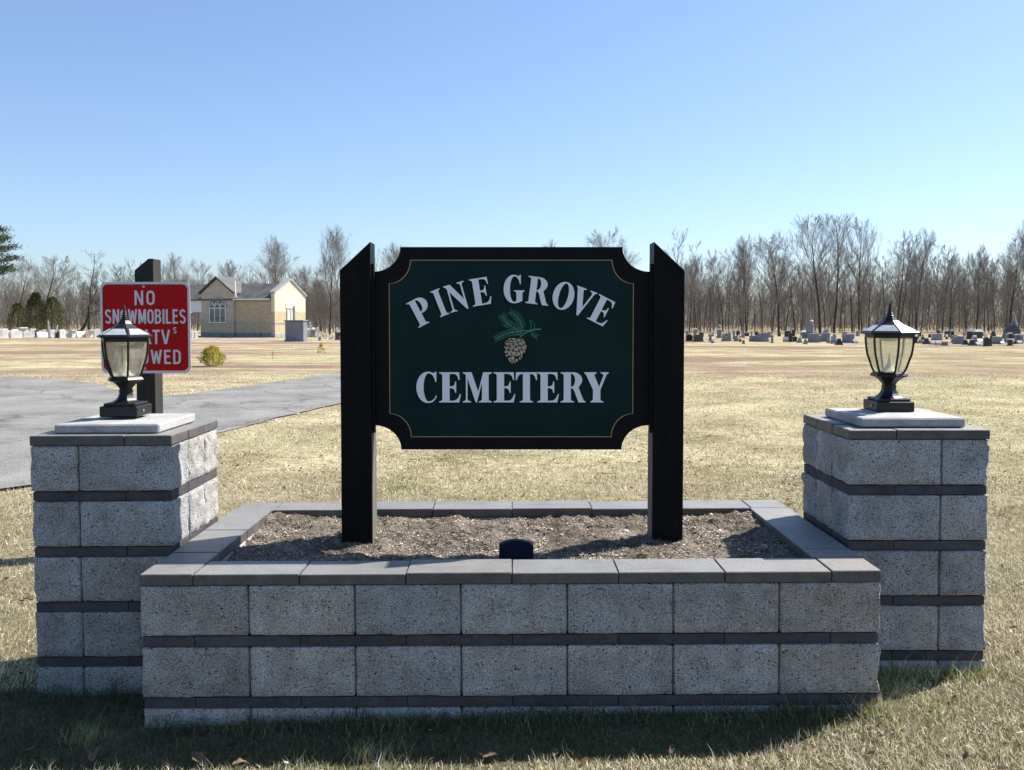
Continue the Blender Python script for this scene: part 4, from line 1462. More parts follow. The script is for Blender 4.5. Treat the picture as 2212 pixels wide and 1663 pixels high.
class Tree:
    def __init__(s, seed, H, style):
        s.r = random.Random(seed); s.H = H; s.seg = []; s.style = style
        st = dict(
            forest=dict(lean=.03, clear=.30, n1=17, up1=.62, l1=.42, n2=8, n3=5, n4=2, wob=.07, r0=.010),
            spread=dict(lean=.05, clear=.22, n1=13, up1=.80, l1=.50, n2=9, n3=7, n4=2, wob=.13, r0=.016),
            vase=dict(lean=.03, clear=.18, n1=15, up1=.50, l1=.60, n2=9, n3=7, n4=2, wob=.07, r0=.013),
            young=dict(lean=.03, clear=.20, n1=13, up1=.58, l1=.34, n2=6, n3=4, n4=0, wob=.045, r0=.0075),
            gnarly=dict(lean=.12, clear=.20, n1=9, up1=.95, l1=.50, n2=7, n3=5, n4=2, wob=.38, r0=.024),
            dead=dict(lean=.07, clear=.38, n1=22, up1=1.25, l1=.26, n2=4, n3=2, n4=0, wob=.12, r0=.013))[style]
        s.p = st
        a = s.r.uniform(0, 6.28)
        d = Vector((math.cos(a) * st['lean'], math.sin(a) * st['lean'], 1)).normalized()
        s.branch(Vector((0, 0, -.15)), d, H * .93, H * st['r0'], 0)

    def branch(s, p, d, L, r, lv):
        rr, st = s.r, s.p
        ns = (12, 5, 3, 2, 1)[lv]
        pts, rad, dirs = [p.copy()], [r], [d.copy()]
        for i in range(ns):
            wob = st['wob'] * (.5, 1.1, 1.0, .9, .6)[lv]
            d = d + Vector((rr.gauss(0, wob), rr.gauss(0, wob), rr.gauss(0, wob * .6)))
            if lv > 0: d.z += ((.10, .10, .14, .12, .05)[lv] if s.style != 'dead' else .02)
            d.normalize()
            p = p + d * (L / ns)
            t = (i + 1) / ns
            rn = r * (1 - t * .86) if lv == 0 else max(r * (1 - .72 * t), .0075)
            s.seg.append((tuple(pts[-1]), tuple(p), rad[-1], rn, lv if not (lv == 0 and t > .9) else 1))
            pts.append(p.copy()); rad.append(rn); dirs.append(d.copy())
        if lv >= 4: return
        n = (st['n1'], st['n2'], st['n3'], st['n4'])[lv]
        for k in range(n):
            if lv == 0:
                t = st['clear'] + (1 - st['clear']) * ((k + rr.random()) / n)
            else:
                t = .18 + .82 * ((k + rr.random()) / n)
            x = t * ns; i = min(int(x), ns - 1); f = x - i
            q = pts[i].lerp(pts[i + 1], f); rq = rad[i] + (rad[i + 1] - rad[i]) * f
            dd = dirs[i + 1]
            side = dd.cross(Vector((rr.gauss(0, 1), rr.gauss(0, 1), rr.gauss(0, 1))))
            if side.length < 1e-3: continue
            side.normalize()
            if lv == 0:
                az = k * 2.4 + rr.uniform(-.5, .5)
                side = Vector((math.cos(az), math.sin(az), 0))
                up = st['up1'] * rr.uniform(.75, 1.2)
                if s.style == 'vase': up *= (1.1 - .5 * t)
                nd = dd * math.cos(up) + side * math.sin(up)
                ll = s.H * st['l1'] * (1.05 - .75 * (t - st['clear']) / (1 - st['clear'])) * rr.uniform(.7, 1.1)
                if s.style == 'dead': ll = s.H * st['l1'] * (.45 + .5 * math.sin(t * 3)) * rr.uniform(.5, 1.1)
            else:
                up = rr.uniform(.40, .75) if lv == 1 else rr.uniform(.28, .62)
                nd = dd * math.cos(up) + side * math.sin(up)
                ll = L * (.52, .54, .66, .75)[lv] * (1.15 - .5 * t) * rr.uniform(.7, 1.2)
            s.branch(q, nd.normalized(), ll, min(rq * .62, max(.0078, ll * .014)), lv + 1)

    def arrays(s):
        A = np.array([[*a, *b, c, d, e] for a, b, c, d, e in s.seg])
        return A


def make_proto(seed, H, style):
    A = Tree(seed, H, style).arrays()
    tr = A[A[:, 8] < .5]; cr = A[A[:, 8] >= .5]
    return tr, cr


def proto_meshes(seed, H, style, bk, tw):
    tr, cr = make_proto(seed, H, style)
    out = []
    for nm, A, k, mt in (("trunk", tr, 8, bk), ("crown", cr, 3, tw)):
        V, Q = tubes(A[:, 0:3], A[:, 3:6], A[:, 6], A[:, 7], k)
        o = np_mesh(nm, V, [Q], mt, smooth=(k > 3))
        me = o.data
        bpy.data.objects.remove(o)
        out.append(me)
        hmax = max(float(V[:, 2].max()), out[2] if len(out) > 2 else 0) if nm == 'crown' else float(V[:, 2].max())
    out.append(hmax)
    return out


PROTO = {
    'forest': [proto_meshes(100 + k, 14, 'forest', M['bark'], M['twig']) for k in range(4)],
    'vase': [proto_meshes(200 + k, 13, 'vase', M['bark'], M['twig_pale']) for k in range(2)],
    'spread': [proto_meshes(300 + k, 12, 'spread', M['bark'], M['twig_pale']) for k in range(2)],
    'young': [proto_meshes(400 + k, 9, 'young', M['bark'], M['twig']) for k in range(3)],
    'gnarly': [proto_meshes(500, 9, 'gnarly', M['bark_dark'], M['bark_dark'])],
    'dead': [proto_meshes(600, 12, 'dead', M['bark'], M['bark'])],
}
PH = dict(forest=14, vase=13, spread=12, young=9, gnarly=9, dead=12)
GYC = 0


def tree(style, v, px, ytop, Y, label, group=None, wide=1.0, rot=0.0, name="bare_tree"):
    X = at(px, 700, Y)[0]
    h = at(px, ytop, Y)[2]
    k = h / PROTO[style][v % len(PROTO[style])][2]
    t = empty(name, (X, Y, 0), rot, label=label, cat="tree", group=group)
    t.scale = (k * wide, k * wide, k)
    tm_, cm = PROTO[style][v % len(PROTO[style])][:2]
    link(bpy.data.objects.new("trunk", tm_), t)
    link(bpy.data.objects.new("crown", cm), t)
    return t


GL = "bare trees behind the graves on the left"
GR = "bare trees along the wood behind the graves on the right"
for (st, v, px, yt, Y, lab, wd, rot) in (
        ('spread', 0, 40, 555, 108, "broad bare tree behind the cedars at the left edge", 1.0, .4),
        ('spread', 1, 95, 545, 118, "tall round-crowned bare tree rising above the two cedars", 1.15, 2.2),
        ('gnarly', 0, 172, 594, 96, "dark crooked bare tree left of the red sign", 1.1, 1.1),
        ('dead', 0, 193, 537, 98, "thin dead larch with level twigs left of the red sign", 1.0, 2.0),
        ('forest', 1, 262, 566, 130, "bare tree top showing above the red sign left of its post", 1.3, .2),
        ('vase', 0, 375, 540, 125, "rounded bare tree top just right of the red sign post", 1.0, .9),
        ('spread', 0, 438, 556, 128, "bare tree behind the left end of the chapel roof", 1.1, 3.0),
        ('vase', 1, 492, 556, 126, "bare tree behind the white pipe of the chapel roof", 1.0, 1.4),
        ('vase', 0, 607, 505, 104, "wide bare tree fanned out above the chapel gable end", 1.25, 2.6),
        ('vase', 1, 645, 570, 112, "lower bare tree right behind the chapel gable end", 1.0, .5),
        ('vase', 1, 712, 480, 88, "tall bare tree between the chapel and the left sign post", .78, .3),
        ('vase', 1, 850, 520, 110, "bare tree top at the upper left corner of the green sign", 1.1, 5.0),
        ('vase', 0, 1192, 514, 120, "bare tree top peeking over the middle of the green sign", 1.0, 3.5),
        ('spread', 0, 1332, 488, 104, "wide bare crown at the upper right corner of the green sign", 1.1, 4.4),
        ('vase', 0, 1500, 543, 112, "first bare tree right of the right sign post", .8, 1.0),
        ('forest', 0, 1562, 548, 108, "slender bare tree second right of the sign", 1.0, 0.6),
        ('vase', 1, 1612, 506, 106, "full bare tree third right of the sign", .85, 2.2),
        ('forest', 2, 1682, 496, 100, "bare tree with crooked stem left of the tallest pair", 1.3, 4.0),
        ('forest', 3, 1772, 455, 96, "left and taller of the two big bare trees left of the right lantern", 1.25, .0),
        ('forest', 0, 1802, 458, 98, "right one of the two big bare trees left of the right lantern", 1.2, 2.0),
        ('spread', 1, 1856, 466, 102, "thin high-crowned bare tree just left of the right lantern", .5, 5.2),
        ('forest', 1, 1938, 508, 104, "bare tree directly behind the right lantern finial", 1.1, 3.3),
        ('forest', 2, 1980, 488, 100, "narrow spiky bare tree just right of the right lantern", .7, 1.2),
        ('vase', 0, 2052, 540, 104, "bushy bare tree right of the narrow spiky one", .9, 4.1),
        ('vase', 1, 2110, 530, 106, "dense bare tree left of the dark monument", .9, .6),
        ('forest', 3, 2180, 512, 100, "bare tree behind the dark pyramid monument at the right edge", 1.2, 2.9),
        ('vase', 0, 2225, 470, 98, "dark bare tree cut by the right edge of the picture", 1.0, 1.9)):
    tree(st, v, px, yt, Y, lab, None, wd, rot)
tr = random.Random(9)
for i in range(46):
    px = 1490 + i * 16.2 + tr.uniform(-6, 6)
    tree(tr.choice(['young', 'forest', 'young']), i, px, tr.uniform(552, 600), tr.uniform(98, 112), "slender bare tree in the crowded wood edge right of the green sign", GR, tr.uniform(.8, 1.3), tr.uniform(0, 6.28))
for i in range(26):
    px = -30 + i * 29 + tr.uniform(-10, 10)
    tree(tr.choice(['young', 'forest', 'vase']), i, px, tr.uniform(590, 640), tr.uniform(112, 132), "slender bare tree in the loose wood behind the chapel and the left graves", GL, tr.uniform(.9, 1.4), tr.uniform(0, 6.28))

# the wood behind, which reads as one mass
segs = []
wprot = [Tree(700 + k, 9, 'young').arrays() for k in range(5)]


def scatter_wood(n, x0, x1, Y0, Y1, h0, h1, seed, keep=1.0):
    r = random.Random(seed)
    for i in range(n):
        Y = r.uniform(Y0, Y1)
        px = r.uniform(x0, x1)
        X = (px - CX) / F * Y
        h = r.uniform(h0, h1)
        A = wprot[i % 5]
        k = h / 9
        a = r.uniform(0, 6.28); c, s_ = math.cos(a), math.sin(a)
        B = A.copy()
        wd = k * r.uniform(.8, 1.3)
        for o in (0, 3):
            x, y, z = A[:, o] * wd, A[:, o + 1] * wd, A[:, o + 2] * k
            B[:, o] = x * c - y * s_ + X; B[:, o + 1] = x * s_ + y * c + Y; B[:, o + 2] = z
        B[:, 6:8] *= k * 1.25
        segs.append(B)


scatter_wood(150, 1440, 2420, 106, 175, 7.5, 12.5, 1)
scatter_wood(100, 1440, 2420, 101, 125, 2.5, 6.0, 4)
scatter_wood(180, -200, 1440, 124, 185, 6.0, 10.5, 2)
scatter_wood(110, -200, 860, 118, 140, 2.5, 5, 5)
scatter_wood(70, 640, 740, 98, 130, 3, 6.0, 3)
A = np.concatenate(segs)
V, Q = tubes(A[:, 0:3], A[:, 3:6], A[:, 6], A[:, 7], 3)
wo = np_mesh("distant_woodland", V, [Q], M['twig'])
rb = np.random.default_rng(77)
nb = 62000
Yb = rb.uniform(108, 185, nb); pxb = rb.uniform(-250, 2500, nb)
Yb = np.where(pxb < 1440, Yb + 12, Yb)
B0 = np.stack([(pxb - CX) / F * Yb, Yb, rb.uniform(0, 1, nb) ** 1.5 * 4.2], 1)
Lb = rb.uniform(.8, 2.6, nb)
B1 = B0 + np.stack([rb.normal(0, .28, nb), rb.normal(0, .28, nb), np.ones(nb)], 1) * Lb[:, None]
Vb, Qb = tubes(B0, B1, rb.uniform(.010, .026, nb), np.full(nb, .006), 3)
br_ = np_mesh("brush_undergrowth", Vb, [Qb], M['twig'])
tag(br_, label="dense leafless brush filling the foot of the wood", cat="undergrowth", kind='stuff')
tag(wo, label="grey brown leafless woodland closing off the field behind the graves", cat="woodland", kind='stuff')


def conifer(name, px, pyb, ytop, Y, wpx, label, cat, shape, cols, nleaf=2600, seed=1, trunk=True, leafk=1.0, group=None, loc=None):
    r = np.random.default_rng(seed)
    X = at(px, 700, Y)[0]
    h = at(px, ytop, Y)[2]
    rad = wpx * mpp(Y) / 2
    t = empty(name, (X, Y, 0), 0, label=label, cat=cat, group=group)
    u = r.random(nleaf)
    z = u ** .9
    prof = {'cone': (1 - z) ** .85, 'oval': np.sqrt(np.clip(1 - (2 * z * .96 - .55) ** 2 * .50, 0, 1)) * (1.06 - .55 * z), 'ball': np.sqrt(np.clip(1 - (2 * z - .85) ** 2 * .8, 0.02, 1))}[shape]
    a = r.uniform(0, 6.283, nleaf)
    P0 = np.stack([np.cos(a) * 2, np.sin(a) * 2, z * 4], 1)
    lump = 1 + .85 * fnoise(P0, 1.0, seed, 3)
    rr_ = rad * prof * lump * r.uniform(.25, 1.12, nleaf) ** .6
    C = np.stack([np.cos(a) * rr_, np.sin(a) * rr_, .03 * h + z * h * .97], 1)
    L = (h * .045 * leafk) * r.uniform(.6, 1.5, nleaf)
    out = np.stack([np.cos(a) + r.normal(0, .4, nleaf), np.sin(a) + r.normal(0, .4, nleaf), r.uniform(.1, 1.3, nleaf)], 1)
    out /= np.linalg.norm(out, axis=1)[:, None]
    sd = np.cross(out, r.normal(0, 1, (nleaf, 3))); sd /= np.linalg.norm(sd, axis=1)[:, None]
    V = np.stack([C - sd * L[:, None] * .22, C + sd * L[:, None] * .22, C + out * L[:, None]], 1).reshape(-1, 3)
    T_ = np.arange(nleaf * 3).reshape(-1, 3)
    cc = np.array(cols)[r.integers(0, len(cols), nleaf)] * r.uniform(.7, 1.25, (nleaf, 1))
    np_mesh("crown", V, [T_], M['needle'], t, tint=np.repeat(cc, 3, axis=0))
    if trunk:
        m = MB(); m.tube([(0, 0, -.1), (0, 0, h * .5), (0, 0, h * .9)], [h * .018, h * .012, .01], 6)
        m.build("trunk", M['bark_dark'], t)
    return t


DG = [(.05, .06, .024), (.08, .086, .03), (.12, .115, .04), (.16, .14, .055)]
conifer("cedar_tree", 38, 724, 655, 92, 48, "small olive green cedar, left of the larger two", "tree", 'oval', DG, 5200, 11, leafk=.8)
conifer("cedar_tree", 78, 724, 633, 96, 52, "dark upright cedar between two lower ones", "tree", 'oval', [tuple(x * .8 for x in c) for c in DG], 5200, 12, leafk=.8)
conifer("cedar_tree", 112, 724, 642, 93, 58, "broad olive cedar, right one of the three at the left", "tree", 'oval', DG, 5200, 13, leafk=.8)
YG = [(.70, .55, .06), (.55, .48, .06), (.30, .32, .05), (.66, .60, .14), (.12, .16, .04)]
X_, Y_ = ground(458, 791)
conifer("golden_shrub", 458, 791, 749, Y_, 44, "rounded golden yellow evergreen shrub on the lawn beyond the road", "shrub", 'ball', YG, 2600, 21, leafk=2.0, trunk=True)
X_, Y_ = ground(693, 764)
conifer("young_fir", 693, 764, 741, Y_, 17, "tiny thin yellow green fir seedling on the far lawn", "shrub", 'cone', YG, 300, 22, leafk=2.6)
conifer("dry_seedling", 588, 778, 758, ground(588, 776)[1], 12, "dry brown seedling on the lawn in front of the chapel", "shrub", 'cone', [(.35, .27, .12), (.28, .2, .1)], 70, 23, leafk=2.4)
DK = [(.03, .04, .02), (.05, .055, .025)]
conifer("cone_yew", 480, 733, 719.5, 73.2, 9, "small dark cone-shaped yew before the chapel's traceried window", "shrub", 'cone', DK, 900, 24, leafk=1.3)
conifer("cone_yew", 563.5, 733, 719, 73.6, 9, "small dark cone-shaped yew before the chapel's plain brick wall", "shrub", 'cone', DK, 900, 25, leafk=1.3)
conifer("cone_yew", 672, 727, 717.5, 80, 6, "tiny conical evergreen right of the grey granite monument", "shrub", 'cone', DK, 500, 26, leafk=1.3)
conifer("cone_yew", 698, 731, 722, 70, 6, "tiny dark evergreen among the white stones near the left post", "shrub", 'cone', DK, 500, 27, leafk=1.3)

# pine at the left edge, branches reaching into the picture
pt = empty("pine_tree", (at(-66, 700, 70)[0], 70, 0), label="tall dark pine reaching in with its boughs at the upper left edge", cat="tree")
m = MB(); m.tube([(0, 0, -.2), (.1, 0, 5), (0, .1, 11)], [.28, .2, .06], 8); m.build("trunk", M['bark_dark'], pt)
Vp, Tp, Cp, o_ = [], [], [], 0
r = np.random.default_rng(31)
m = MB()
for b in range(34):
    z0 = 4.5 + b * .115
    a = b * 2.4 + r.uniform(-.3, .3)
    Lb = (3.7 - .30 * (z0 - 4.5)) * r.uniform(.75, 1.1)
    dirv = np.array([math.cos(a), math.sin(a), .28])
    m.tube([(0, 0, z0), tuple(np.array([0, 0, z0]) + dirv * Lb * .5), tuple(np.array([0, 0, z0]) + dirv * Lb + np.array([0, 0, .25]))], [.05, .03, .01], 4)
    nb = 700
    t = r.uniform(.35, 1.03, nb)
    C = np.array([0, 0, z0]) + dirv * (Lb * t)[:, None] + r.normal(0, 1, (nb, 3)) * np.array([.30, .30, .11])
    out = np.tile(dirv * .6, (nb, 1)) + r.normal(0, .5, (nb, 3)) + np.array([0, 0, .35])
    out /= np.linalg.norm(out, axis=1)[:, None]
    sd = np.cross(out, r.normal(0, 1, (nb, 3))); sd /= np.linalg.norm(sd, axis=1)[:, None]
    Ln = r.uniform(.14, .34, nb)[:, None]
    Vp.append(np.stack([C - sd * .03, C + sd * .03, C + out * Ln], 1).reshape(-1, 3))
    Tp.append(np.arange(nb * 3).reshape(-1, 3) + o_); o_ += nb * 3
    Cp.append(np.repeat(np.array([(.06, .085, .05), (.09, .115, .06), (.045, .065, .04)])[r.integers(0, 3, nb)], 3, axis=0))
m.build("boughs", M['bark_dark'], pt)
np_mesh("crown", np.concatenate(Vp), [np.concatenate(Tp)], M['needle'], pt, tint=np.concatenate(Cp))

# ------------------------------------------------------------------ chapel
def brick_material(name, c_lo, c_hi, zsplit, edge=0.3):
    m, nt, bs = new_mat(name)
    tc = N(nt, "ShaderNodeTexCoord")
    sep = N(nt, "ShaderNodeSeparateXYZ"); nt.links.new(tc.outputs["Object"], sep.inputs[0])
    ad = N(nt, "ShaderNodeMath", operation='ADD'); nt.links.new(sep.outputs[0], ad.inputs[0]); nt.links.new(sep.outputs[1], ad.inputs[1])
    cb = N(nt, "ShaderNodeCombineXYZ"); nt.links.new(ad.outputs[0], cb.inputs[0]); nt.links.new(sep.outputs[2], cb.inputs[1])
    br = N(nt, "ShaderNodeTexBrick")
    br.inputs["Scale"].default_value = 1.0
    br.inputs["Brick Width"].default_value = .30; br.inputs["Row Height"].default_value = .10; br.inputs["Mortar Size"].default_value = .008
    nt.links.new(cb.outputs[0], br.inputs["Vector"])
    co = tc.outputs["Object"]
    nz = noise(nt, co, 1.1, 5)
    zz_ = N(nt, "ShaderNodeMath", operation='MULTIPLY_ADD'); nt.links.new(nz, zz_.inputs[0]); zz_.inputs[1].default_value = edge; nt.links.new(sep.outputs[2], zz_.inputs[2])
    mr = N(nt, "ShaderNodeMapRange"); nt.links.new(zz_.outputs[0], mr.inputs[0])
    mr.inputs[1].default_value = zsplit; mr.inputs[2].default_value = zsplit + .12
    bcol = mix(nt, mr.outputs[0], c_lo, c_hi)
    var = ramp(nt, noise(nt, co, 5, 4), [(.3, .84), (.7, 1.1)])
    b2 = mix(nt, 1.0, bcol, var, 'MULTIPLY')
    b3 = mix(nt, .55, b2, (1, 1, 1), 'MULTIPLY')
    nt.links.new(b2, br.inputs["Color1"])
    dk = mix(nt, 1.0, b2, (.86, .84, .82), 'MULTIPLY'); nt.links.new(dk, br.inputs["Color2"])
    mo = mix(nt, 1.0, b2, (.8, .8, .8), 'MULTIPLY'); nt.links.new(mo, br.inputs["Mortar"])
    nt.links.new(br.outputs["Color"], bs.inputs["Base Color"])
    bs.inputs["Roughness"].default_value = .9
    return m


M['brick_end'] = brick_material("cream_brick", (.58, .48, .31), (.76, .70, .54), 2.25)
M['brick_front'] = brick_material("buff_brick", (.55, .44, .29), (.48, .39, .26), 3.0)
M['brick_wing'] = brick_material("grey_buff_brick", (.56, .46, .31), (.54, .48, .39), 2.05, 1.1)
M['slate'] = simple("grey_shingles", (.115, .11, .107), .8, .35, 1.2, .3, 30)
M['slate_pale'] = simple("pale_shingles", (.10, .098, .097), .8, .25, 1.2)
M['lime'] = simple("grey_limestone", (.34, .34, .34), .8, .15, 3)
M['base_stone'] = simple("base_course_stone", (.22, .22, .23), .85, .2, 3)
M['white_paint'] = simple("white_paint", (.78, .78, .78), .5, .05, 3)
M['pane'] = simple("window_glass", (.05, .055, .06), .2, .3, 3, spec=.8)
M['curtain'] = simple("window_blind", (.55, .55, .50), .5, .1, 4, stretch=(8, 8, .3))
M['dark_trim'] = simple("dark_fascia", (.04, .04, .05), .6, .2, 5)

PHI = R(25)
chap = empty("chapel", (-19.75, 76, 0), -PHI, label="small buff brick chapel with grey roof, front gable and pointed windows", cat="chapel")
EW = 4.09
# end wall: gabled parapet slab, stands proud of the roof
m = MB()
gp_ = [(0, -.3), (EW, -.3), (EW, 3.52), (EW / 2, 4.85), (0, 3.72)]
n = len(gp_)
m.add([(0, y, z) for y, z in gp_] + [(-.36, y, z) for y, z in gp_], [list(range(n)), list(range(2 * n - 1, n - 1, -1))] + [[i, (i + 1) % n, (i + 1) % n + n, i + n] for i in range(n)])
endw = m.build("end_gable_wall", M['brick_end'], chap)
m = MB()
for (ya, za, yb, zb) in ((-.10, 3.66, EW / 2, 4.86), (EW / 2, 4.86, EW + .1, 3.46)):
    m.add([(-.46, ya, za), (.10, ya, za), (.10, yb, zb), (-.46, yb, zb), (-.46, ya, za + .14), (.10, ya, za + .14), (.10, yb, zb + .14), (-.46, yb, zb + .14)],
          [(0, 1, 2, 3), (4, 5, 6, 7), (0, 1, 5, 4), (1, 2, 6, 5), (2, 3, 7, 6), (3, 0, 4, 7)])
m.build("gable_coping", M['lime'], endw)
m = MB(); m.box(-.40, .05, -.05, EW + .05, -.3, .30); m.build("stone_base", M['lime'], chap)
m = MB(); m.box(-.38, .035, -.035, EW + .035, 1.14, 1.22); m.build("string_course", M['lime'], chap)
# main wall
m = MB(); m.box(-4.35, -.36, 0.12, EW - .12, -.3, 3.24); m.build("front_wall", M['brick_front'], chap)
m = MB(); m.box(-4.33, -.40, .06, EW - .06, -.3, .36); m.build("stone_base", M['base_stone'], chap)
m = MB(); m.box(-4.33, -.38, .085, .3, 1.14, 1.22); m.build("string_course", M['lime'], chap)
# main roof from the end wall to beyond the wing
m = MB()
yr = EW / 2
for (xa, xb) in ((-13.2, -.36),):
    m.add([(xa, -.12, 3.22), (xb, -.12, 3.22), (xb, yr, 4.60), (xa, yr, 4.60), (xa, EW + .12, 3.22), (xb, EW + .12, 3.22),
           (xa, -.12, 3.12), (xb, -.12, 3.12), (xb, EW + .12, 3.12), (xa, EW + .12, 3.12)],
          [(0, 1, 2, 3), (3, 2, 5, 4), (0, 6, 7, 1), (4, 5, 8, 9), (0, 3, 4, 9, 6), (1, 7, 8, 5, 2), (6, 9, 8, 7)])
rf = m.build("roof", M['slate'], chap)
m = MB(); m.box(-4.3, -.42, -.19, -.12, 3.13, 3.24); m.build("gutter", M['white_paint'], rf)
# wing
WX0, WX1 = -7.95, -4.35
wc = (WX0 + WX1) / 2
m = MB(); m.prism([(WX0, -.3), (WX1, -.3), (WX1, 3.75), (wc, 5.0), (WX0, 3.75)], -.04, 2.0)
wing = m.build("wing_gable_wall", M['brick_wing'], chap)
m = MB(); m.prism([(WX0 - .04, -.3), (WX1 + .04, -.3), (WX1 + .04, .36), (WX0 - .04, .36)], -.10, 1.5); m.build("stone_base", M['base_stone'], chap)
m = MB(); m.box(WX0 - .02, WX1 + .02, -.075, .2, 1.14, 1.24); m.build("string_course", M['lime'], chap)
m = MB()
for sx_, xe in ((-1, WX0 - .14), (1, WX1 + .14)):
    za = 3.68
    m.add([(xe, -.22, za), (wc, -.22, 5.06), (wc, 2.2, 5.06), (xe, 2.2, za), (xe, -.22, za + .12), (wc, -.22, 5.18), (wc, 2.2, 5.18), (xe, 2.2, za + .12)],
          [(0, 1, 2, 3), (4, 5, 6, 7), (0, 1, 5, 4), (1, 2, 6, 5), (2, 3, 7, 6), (3, 0, 4, 7)])
wr = m.build("wing_roof", M['slate_pale'], chap)
m = MB()
for xe in (WX0 - .16, WX1 + .16):
    m.prism([(xe, 3.66), (wc, 5.04), (wc, 5.2), (xe, 3.82)] if xe < wc else [(wc, 5.04), (xe, 3.66), (xe, 3.82), (wc, 5.2)], -.26, -.225)
m.build("bargeboard", M['dark_trim'], wr)
m = MB(); m.tube([(WX1 + .22, -.05, 3.4), (WX1 + .18, -.05, 3.8), (WX1 + .12, 0, 4.75)], [.13, .07, .055], 6)
m.add([(WX1 + .02, -.1, 3.3), (WX1 + .42, -.1, 3.3), (WX1 + .18, 0, 4.0), (WX1 + .1, .2, 3.3)], [(0, 1, 2), (1, 3, 2), (3, 0, 2), (0, 3, 1)])
m.build("vent_pipe", M['white_paint'], chap)
m = MB(); m.tube([(-2.4, yr, 4.55), (-2.4, yr, 4.76)], [.09, .07], 8); m.build("roof_vent", M['white_paint'], rf)


def pointed(w, z0, zs, zt, n=8, cx_=0.0):
    pts = [(cx_ - w, z0), (cx_ + w, z0), (cx_ + w, zs)]
    for k in range(1, n):
        t = k / n
        pts.append((cx_ + w * (1 - t ** 1.5), zs + (zt - zs) * (1 - (1 - t) ** 1.6)))
    pts.append((cx_, zt))
    for k in range(n - 1, 0, -1):
        t = k / n
        pts.append((cx_ - w * (1 - t ** 1.5), zs + (zt - zs) * (1 - (1 - t) ** 1.6)))
    pts.append((cx_ - w, zs))
    return pts


# wing window with tracery
wcx = -6.12
wframe = curve_mesh("window", [pointed(1.06, 2.55, 2.62, 3.50, cx_=wcx), pointed(.88, 2.549, 2.6, 3.30, cx_=wcx)], .05, M['lime'], chap, y=-.10)
m = MB(); m.prism(pointed(.88, 1.26, 2.6, 3.30, cx_=wcx), -.060, -.045); m.build("pane", M['pane'], wframe)
m = MB()
for fx in (-.88, -.30, .30, .88):
    m.box(wcx + fx - .035, wcx + fx + .035, -.098, -.062, 1.26, 2.62)
m.box(wcx - .9, wcx + .9, -.094, -.064, 2.42, 2.49)
m.box(wcx - .95, wcx + .95, -.12, -.03, 1.20, 1.27)
for fx in (-.59, 0, .59):
    for sgn in (-1, 1):
        m.tube([(wcx + fx + sgn * .29, -.082, 2.5), (wcx + fx + sgn * .25, -.082, 2.68), (wcx + fx, -.082, 2.86)], .03, 5)
for fx in (-.3, .3):
    m.tube([(wcx + fx, -.08, 2.6), (wcx + fx * .5, -.08, 2.98), (wcx, -.08, 3.22)], .03, 5)
    m.tube([(wcx + fx, -.08, 2.6), (wcx + fx * 1.6, -.08, 2.85), (wcx + fx * 1.9, -.08, 3.0)], .028, 5)
m.build("tracery", M['white_paint'], wframe)
for fx in (-.59, 0, .59):
    m = MB(); m.box(wcx + fx - .22, wcx + fx + .22, -.0635, -.0605, 1.75, 2.36); m.build("inner_blind", M['base_stone'], wframe)

# end window (in the plane x=0, along y)
def yz(o):
    co = np.empty(len(o.data.vertices) * 3); o.data.vertices.foreach_get("co", co); co = co.reshape(-1, 3)
    c2 = np.stack([-co[:, 1], co[:, 0], co[:, 2]], 1)
    o.data.vertices.foreach_set("co", c2.ravel()); o.data.update()
    return o


ecy = 2.03
ef = yz(curve_mesh("window", [pointed(.66, 2.45, 2.5, 3.38, cx_=ecy), pointed(.5, 2.449, 2.5, 3.16, cx_=ecy)], .04, M['white_paint'], chap, y=-.035))
m = MB(); m.prism(pointed(.5, 1.24, 2.5, 3.16, cx_=ecy), -.022, -.004); yz(m.build("blind", M['curtain'], ef))
m = MB(); m.box(ecy - .5, ecy - .44, -.05, -.0225, 1.24, 2.5); m.box(ecy + .42, ecy + .52, -.12, -.0225, 1.24, 2.62); m.box(ecy - .44, ecy + .44, -.045, -.0225, 2.36, 2.42); m.box(ecy - .03, ecy + .03, -.04, -.0225, 1.24, 2.36)
yz(m.build("frame", M['lime'], ef))
# carport at the left
m = MB(); m.box(-13.1, -8.0, .1, .22, 2.12, 3.12); m.box(-13.1, -12.98, .22, 4.0, 2.12, 3.12); m.build("carport_fascia", M['white_paint'], chap)
for xx in (-8.12, -12.9):
    m = MB(); m.box(xx - .22, xx + .16, .24, .62, -.3, 3.1); m.build("carport_pier", M['brick_wing'], chap)
m = MB(); m.box(-8.8, -7.9, 2.0, 4.0, -.3, 3.1); m.build("rear_wall", M['brick_front'], chap)

# big grey monument block
X_, Y_ = ground(640, 737.5)
mon = empty("granite_monument", (X_, Y_, 0), R(-14), label="massive plain grey granite block monument in front of the chapel end", cat="monument")
M['grey_granite'] = simple("blue_grey_granite", (.19, .195, .215), .55, .12, 3, .05, 100)
k = mpp(Y_)
m = MB(); m.box(-.73, .73, -.35, .35, -.1, .12, .02); m.build("plinth", M['grey_granite'], mon)
m = MB(); m.box(-.68, .68, -.30, .30, .12, 1.38, .02); m.build("block", M['grey_granite'], mon)
m = MB(); m.box(-.74, .74, -.36, .36, 1.38, 1.46, .015); m.build("top_slab", M['grey_granite'], mon)

